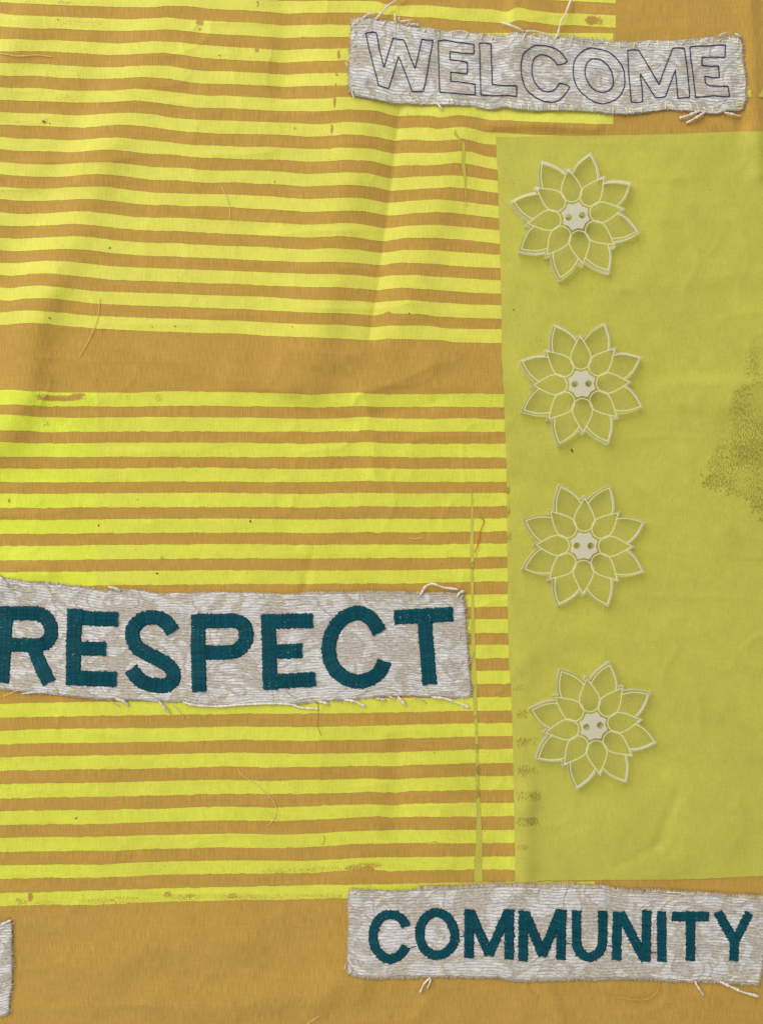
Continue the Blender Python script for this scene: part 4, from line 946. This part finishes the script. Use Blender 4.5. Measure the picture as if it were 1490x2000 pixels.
# ---- patch cut by the left edge of the picture
E_top = [(-150, 1806), (0, 1802), (23, 1800)]; E_bot = [(-150, 1992), (0, 1986), (18, 1980)]
E_right = [(23, 1800), (24.4, 1827), (24.5, 1872), (24, 1923), (20, 1949), (18, 1980)]; E_left = [(-150, 1806), (-150, 1992)]
ep, ez, ee = build_patch('word_patch', E_top, E_bot, E_left, E_right, 'plain end of a cream chenille patch at the lower left picture edge', 191, lift=3.8, puck=.7)
fringe(ep, ez, ee['r'], (1, -.2), .5, 2, 9, M_HAIR, seed=33); fringe(ep, ez, ee['b'], (0, 1), .6, 1, 4, M_HAIR, seed=34); fringe(ep, ez, ee['t'], (0, -1), .5, 1, 3, M_HAIR, seed=35)
yarn(ep, [(4, 1806), (14, 1801), (23, 1797)], 1.9, M_YARN, 4.5, 4, 1)

# ------------------------------------------------------------------ clear acrylic flower buttons
TH = 15.0
def petal_half(profile):
    p = np.array(profile, float)
    q = smooth_path(p, 1.5)
    return q
INNER = [(28, 0), (29.2, 6), (32, 11.2), (36.5, 15.6), (42, 18.6), (48, 19.7), (56, 18.6), (64, 15.7), (72, 11.6), (80, 7), (91.5, 0)]     # (along, half width)
OUTER = [(77, 24.8), (84, 23.2), (92, 20.4), (100, 16.6), (110, 9.6), (121, 0)]
def ribbon(path, w, z, h, closed):
    p = np.asarray(path, float); n = len(p)
    if closed:
        T = np.roll(p, -1, 0) - np.roll(p, 1, 0)
    else: T = np.gradient(p, axis=0)
    T /= np.hypot(T[:, 0], T[:, 1])[:, None] + 1e-9
    Nn = np.stack([-T[:, 1], T[:, 0]], 1)
    V = []
    for off, zz in ((-w / 2, z), (-w / 4, z + h), (w / 4, z + h), (w / 2, z)):
        q = p + Nn * off; V.append(np.column_stack([q, np.full(n, zz)]))
    V = np.stack(V, 1).reshape(-1, 3)
    if closed:
        V = np.vstack([V, V[:4]]); n += 1
    return V * S, grid_faces(n, 4)
def both(profile):
    q = petal_half(profile)                     # along y, half width x
    r_ = np.column_stack([q[:, 1], q[:, 0]]); l_ = np.column_stack([-q[:, 1], q[:, 0]])
    return r_, l_
r_, l_ = both(INNER)
v, f = ribbon(np.vstack([r_, l_[::-1][1:-1]]), 2.4, 0, .22, True)
ME_IN = make_mesh('petal_outline', v, f, M_GROOVE)
r_, l_ = both(OUTER)
v, f = ribbon(np.vstack([r_, l_[::-1][1:]]), 2.4, 0, .22, False)
ME_OUT = make_mesh('petal_outline', v, f, M_GROOVE)

def polar(pts):
    p = np.array(pts, float); a_ = np.degrees(np.arctan2(p[:, 1], p[:, 0])); r = np.hypot(p[:, 0], p[:, 1])
    o = np.argsort(a_); return a_[o], r[o]
pa, pr = polar([(77, 29.6), (84, 27.8), (92, 24.8), (100, 21), (110, 14.2), (119, 6.8), (127, 0)])
ia, ir = polar([(60, 23), (66, 19.6), (72, 16.2), (80, 11), (88, 5.8), (97, 0)])
th = []
for k in range(8):
    th += list(np.arange(0, 45, 1.25) + 45 * k)
th = np.array(sorted(set(np.round(np.concatenate([th, np.arange(8) * 45 + 22.5, np.arange(8) * 45 + 4.0, np.arange(8) * 45 + 41.0]), 4))))
ph = (th + 22.5) % 45 - 22.5
rr = np.maximum(np.interp(np.abs(np.abs(ph) - 22.5), pa, pr), np.interp(np.abs(ph), ia, ir))
outl = np.column_stack([rr * np.sin(np.radians(th)), rr * np.cos(np.radians(th))])[::-1]     # counter-clockwise
HOLE_R = 6.3
ca = np.linspace(0, 2 * math.pi, 28, endpoint=False)
holes = [np.column_stack([cx_ + HOLE_R * np.cos(ca), HOLE_R * np.sin(ca)]) for cx_ in (-13.2, 13.2)]

def plate(loops, z0, z1, top_only=False, bevel=0.0):
    flat = [[Vector((x, y, 0)) for x, y in lp] for lp in loops]
    tri = tessellate_polygon(flat)
    P = np.vstack(loops); n = len(P)
    F = []
    def orient(t, up):
        a_, b_, c_ = (P[i] for i in t)
        ccw = (b_[0] - a_[0]) * (c_[1] - a_[1]) - (b_[1] - a_[1]) * (c_[0] - a_[0]) > 0
        return tuple(t) if ccw == up else tuple(t[::-1])
    V = np.column_stack([P, np.full(n, z1)])
    F += [orient(t, True) for t in tri]
    if not top_only:
        V = np.vstack([V, np.column_stack([P, np.full(n, z0)])])
        F += [tuple(i + n for i in orient(t, False)) for t in tri]
        s = 0
        for li, lp in enumerate(loops):
            m_ = len(lp); ar = sum(lp[i][0] * lp[(i + 1) % m_][1] - lp[(i + 1) % m_][0] * lp[i][1] for i in range(m_))
            for i in range(m_):
                a_, b_ = s + i, s + (i + 1) % m_
                q = (a_, a_ + n, b_ + n, b_)
                outward = (ar > 0) == (li == 0)
                F.append(q if outward else q[::-1])
            s += m_
    return V * S, F
v, f = plate([outl] + holes, 0, TH)
ME_BODY = make_mesh('clear_body', v, f, M_ACRYL, smooth=False)
ME_BODY.materials.append(M_EDGE)
for p_ in ME_BODY.polygons:
    if abs(p_.normal.z) < .5: p_.material_index = 1
fa = np.arange(0, 360, 3.0); fp = (fa) % 45 - 22.5
fr = 23.0 + 4.8 * (np.abs(np.abs(fp) - 0) < 99) * (1 - (22.5 - np.abs((fa + 22.5) % 45 - 22.5)) / 22.5) ** 1.35
frost = np.column_stack([fr * np.sin(np.radians(fa)), fr * np.cos(np.radians(fa))])[::-1]
holes2 = [np.column_stack([c_[:, 0].mean() + (c_[:, 0] - c_[:, 0].mean()) * 1.04, c_[:, 1] * 1.04]) for c_ in holes]
v, f = plate([frost] + holes2, TH + .1, TH + .3)
ME_FROST = make_mesh('frosted_centre', v, f, M_FROST, smooth=False)

FLOWERS = [(1123.2, 422.4, 8.8, 'clear acrylic flower button turned slightly, nearest to the WELCOME patch'),
           (1135.3, 749.7, 1.8, 'clear acrylic flower button lying across the crease of the olive panel'),
           (1139.6, 1066.0, -1.0, 'upright clear acrylic flower button level with the top of the RESPECT patch'),
           (1158.0, 1418.3, 7.8, 'clear acrylic flower button turned slightly, lowest above the COMMUNITY patch')]
proto = None
def copy_tree(o):
    c = o.copy(); COL.objects.link(c)
    for ch in o.children:
        d = ch.copy(); COL.objects.link(d); d.parent = c
    return c
for i, (fx, fy, rot, lab) in enumerate(FLOWERS):
    aa = np.linspace(0, 2 * math.pi, 40); hx = np.concatenate([fx + 118 * np.cos(aa), fx + 60 * np.cos(aa)]); hy = np.concatenate([fy + 118 * np.sin(aa), fy + 60 * np.sin(aa)])
    zb = float(cloth_h(hx, hy).max()) + 1.5
    loc = place(fx, fy, zb + TH); loc[2] = zb * S
    if proto is None:
        proto = thing('flower_button', loc, lab, 'flower button', 'clear flower buttons down the olive panel')
        link('clear_body', ME_BODY, proto)
        link('frosted_centre', ME_FROST, proto)
        for k in range(8):
            o = link('petal_outline', ME_IN, proto, (0, 0, (TH + .10 + .12 * (k % 2)) * S)); o.rotation_euler.z = math.radians(45 * k)
        for k in range(8):
            o = link('petal_outline', ME_OUT, proto, (0, 0, (TH + .34) * S)); o.rotation_euler.z = math.radians(45 * k + 22.5)
        r0 = proto
    else:
        r0 = copy_tree(proto)
        r0.location = loc
        r0['label'] = lab
    r0.rotation_euler = (0, 0, math.radians(rot))

# ------------------------------------------------------------------ loose threads and lint lying on the cloth
def loose(pts, r, mat, label, z=1.2, group=None):
    V, F = yarn(None, pts, r, z0=z, z1=z, zmid=.8, fuzz=.12)
    c = V.mean(0)
    o = link('loose_thread', make_mesh('loose_thread', V - c, F, mat)); o.location = c
    return tag(o, label, 'thread', group)
G = 'loose threads lying on the cloth'
loose(cr(300, 1340, [(820, 795), (850, 850), (920, 905), (1000, 960), (1060, 1010), (1130, 1075), (1175, 1135), (1190, 1200), (1180, 1260), (1150, 1315), (1095, 1365)]), .66, M_FINE, 'fine straw thread curling over three stripes below the RESPECT patch', group=G)
loose(cr(0, 360, [(970, 1108), (965, 1200), (945, 1310), (905, 1420), (860, 1520), (770, 1682)]), .66, M_FINE, 'fine straw thread hanging from the last upper stripe into the plain ochre band', group=G)
loose([(-25, 101)] + cr(0, 0, [(0, 520), (80, 530), (150, 542), (250, 538), (360, 533), (440, 542), (515, 553)]), .75, M_FINE, 'straw thread along an ochre stripe at the top left edge', group=G)
loose(cr(300, 0, [(660, 1810), (690, 1870), (720, 1940), (740, 2030), (750, 2120)]), .7, M_FINE, 'short straw thread slanting across two upper stripes', group=G)
loose(cr(800, 950, [(690, 305), (720, 330), (705, 390), (682, 430), (672, 500), (655, 570), (640, 610), (628, 640)]), .6, M_ORANGE, 'frayed bright orange thread beside the olive line', group=G)
loose(cr(800, 950, [(708, 318), (716, 345), (700, 395), (686, 440), (676, 520), (662, 560), (668, 610), (640, 650), (648, 680)]), .42, M_ORANGE, 'thinner orange strand twisted round the frayed orange thread', z=2.0, group=G)
loose(cr(600, 740, [(990, 1538), (1020, 1550), (1060, 1550), (1125, 1542)]), .66, M_FINE, 'tiny straw thread lying flat in an ochre stripe above RESPECT', group=G)
loose([(621, 1372), (621.5, 1395), (620, 1418), (624, 1428), (627.5, 1437)], .45, M_BROWN_T, 'brown thread hanging straight down from the RESPECT patch', group=G)
loose([(590, 2016), (601, 2000), (612, 1992), (624, 1984)], .66, M_FINE, 'straw thread entering at the bottom picture edge', group=G)
loose([(632, 1632), (634, 1640), (630, 1650)], .45, M_BROWN_T, 'short dark thread on a lower stripe left of the worn notch', group=G)

def fleck(V, F, x, y, ln, ang, w):
    dx, dy = math.cos(ang) * ln / 2, math.sin(ang) * ln / 2; sx, sy = -math.sin(ang) * w / 2, math.cos(ang) * w / 2
    z = float(cloth_h(np.array([x]), np.array([y]))[0])
    b = len(V)
    for qx, qy, qz in ((x - dx, y - dy, 1.0), (x + sx, y + sy, 1.0), (x + dx, y + dy, 1.0), (x - sx, y - sy, 1.0), (x, y, 1.0 + w * .7)): V.append((qx, qy, z + qz))
    F += [(b, b + 4, b + 1), (b + 1, b + 4, b + 2), (b + 2, b + 4, b + 3), (b + 3, b + 4, b)]
V, F = [], []
fleck(V, F, 1116.5, 880, 13, 1.15, 3.2)
V = np.array(V); c = place(V[:, 0], V[:, 1], V[:, 2]).mean(0)
o = link('seed_husk', make_mesh('seed_husk', place(V[:, 0], V[:, 1], V[:, 2]) - c, F, M_DARK)); o.location = c
tag(o, 'thin dark husk on the olive panel between the second and third flower buttons', 'husk')
V, F = [], []
for x, y, l_, an, w_ in [(1003, 605, 4, 2.4, 2.4), (799, 612, 4, .6, 2.6), (215, 484, 6, 2.6, 2), (97, 621, 8, .1, 2), (193, 1026, 4, 2.2, 3), (316, 1088, 3, 0, 2.4), (307, 1120, 6, .2, 3), (848, 1470, 2.4, 0, 2.4), (149, 1598, 7, 2.6, 2), (342, 637, 4, 2.8, 2), (571, 638, 2.4, .6, 2), (489, 1018, 6, 1.5, 3.4), (86, 237, 7, .6, 3), (89, 239, 3, 1.5, 2), (98, 241, 3, .4, 2), (429, 108, 5, .5, 1.6), (537, 355, 4, .2, 1.8), (269, 976, 2.4, 0, 2), (73, 988, 2.4, 0, 1.8), (114, 38, 6, 1, 1.4), (1056, 665, 2, 0, 2)]:
    fleck(V, F, x, y, l_, an, w_)
r2 = np.random.RandomState(5)
for _ in range(330):
    fleck(V, F, r2.uniform(0, 1490), r2.uniform(0, 2000), r2.uniform(1, 2.8), r2.uniform(0, 3.14), r2.uniform(.5, 1.2))
V = np.array(V)
o = link('lint', make_mesh('lint', place(V[:, 0], V[:, 1], V[:, 2]), F, M_DARK))
tag(o, 'tiny dark specks of lint scattered over the cloth', 'lint', kind='stuff')
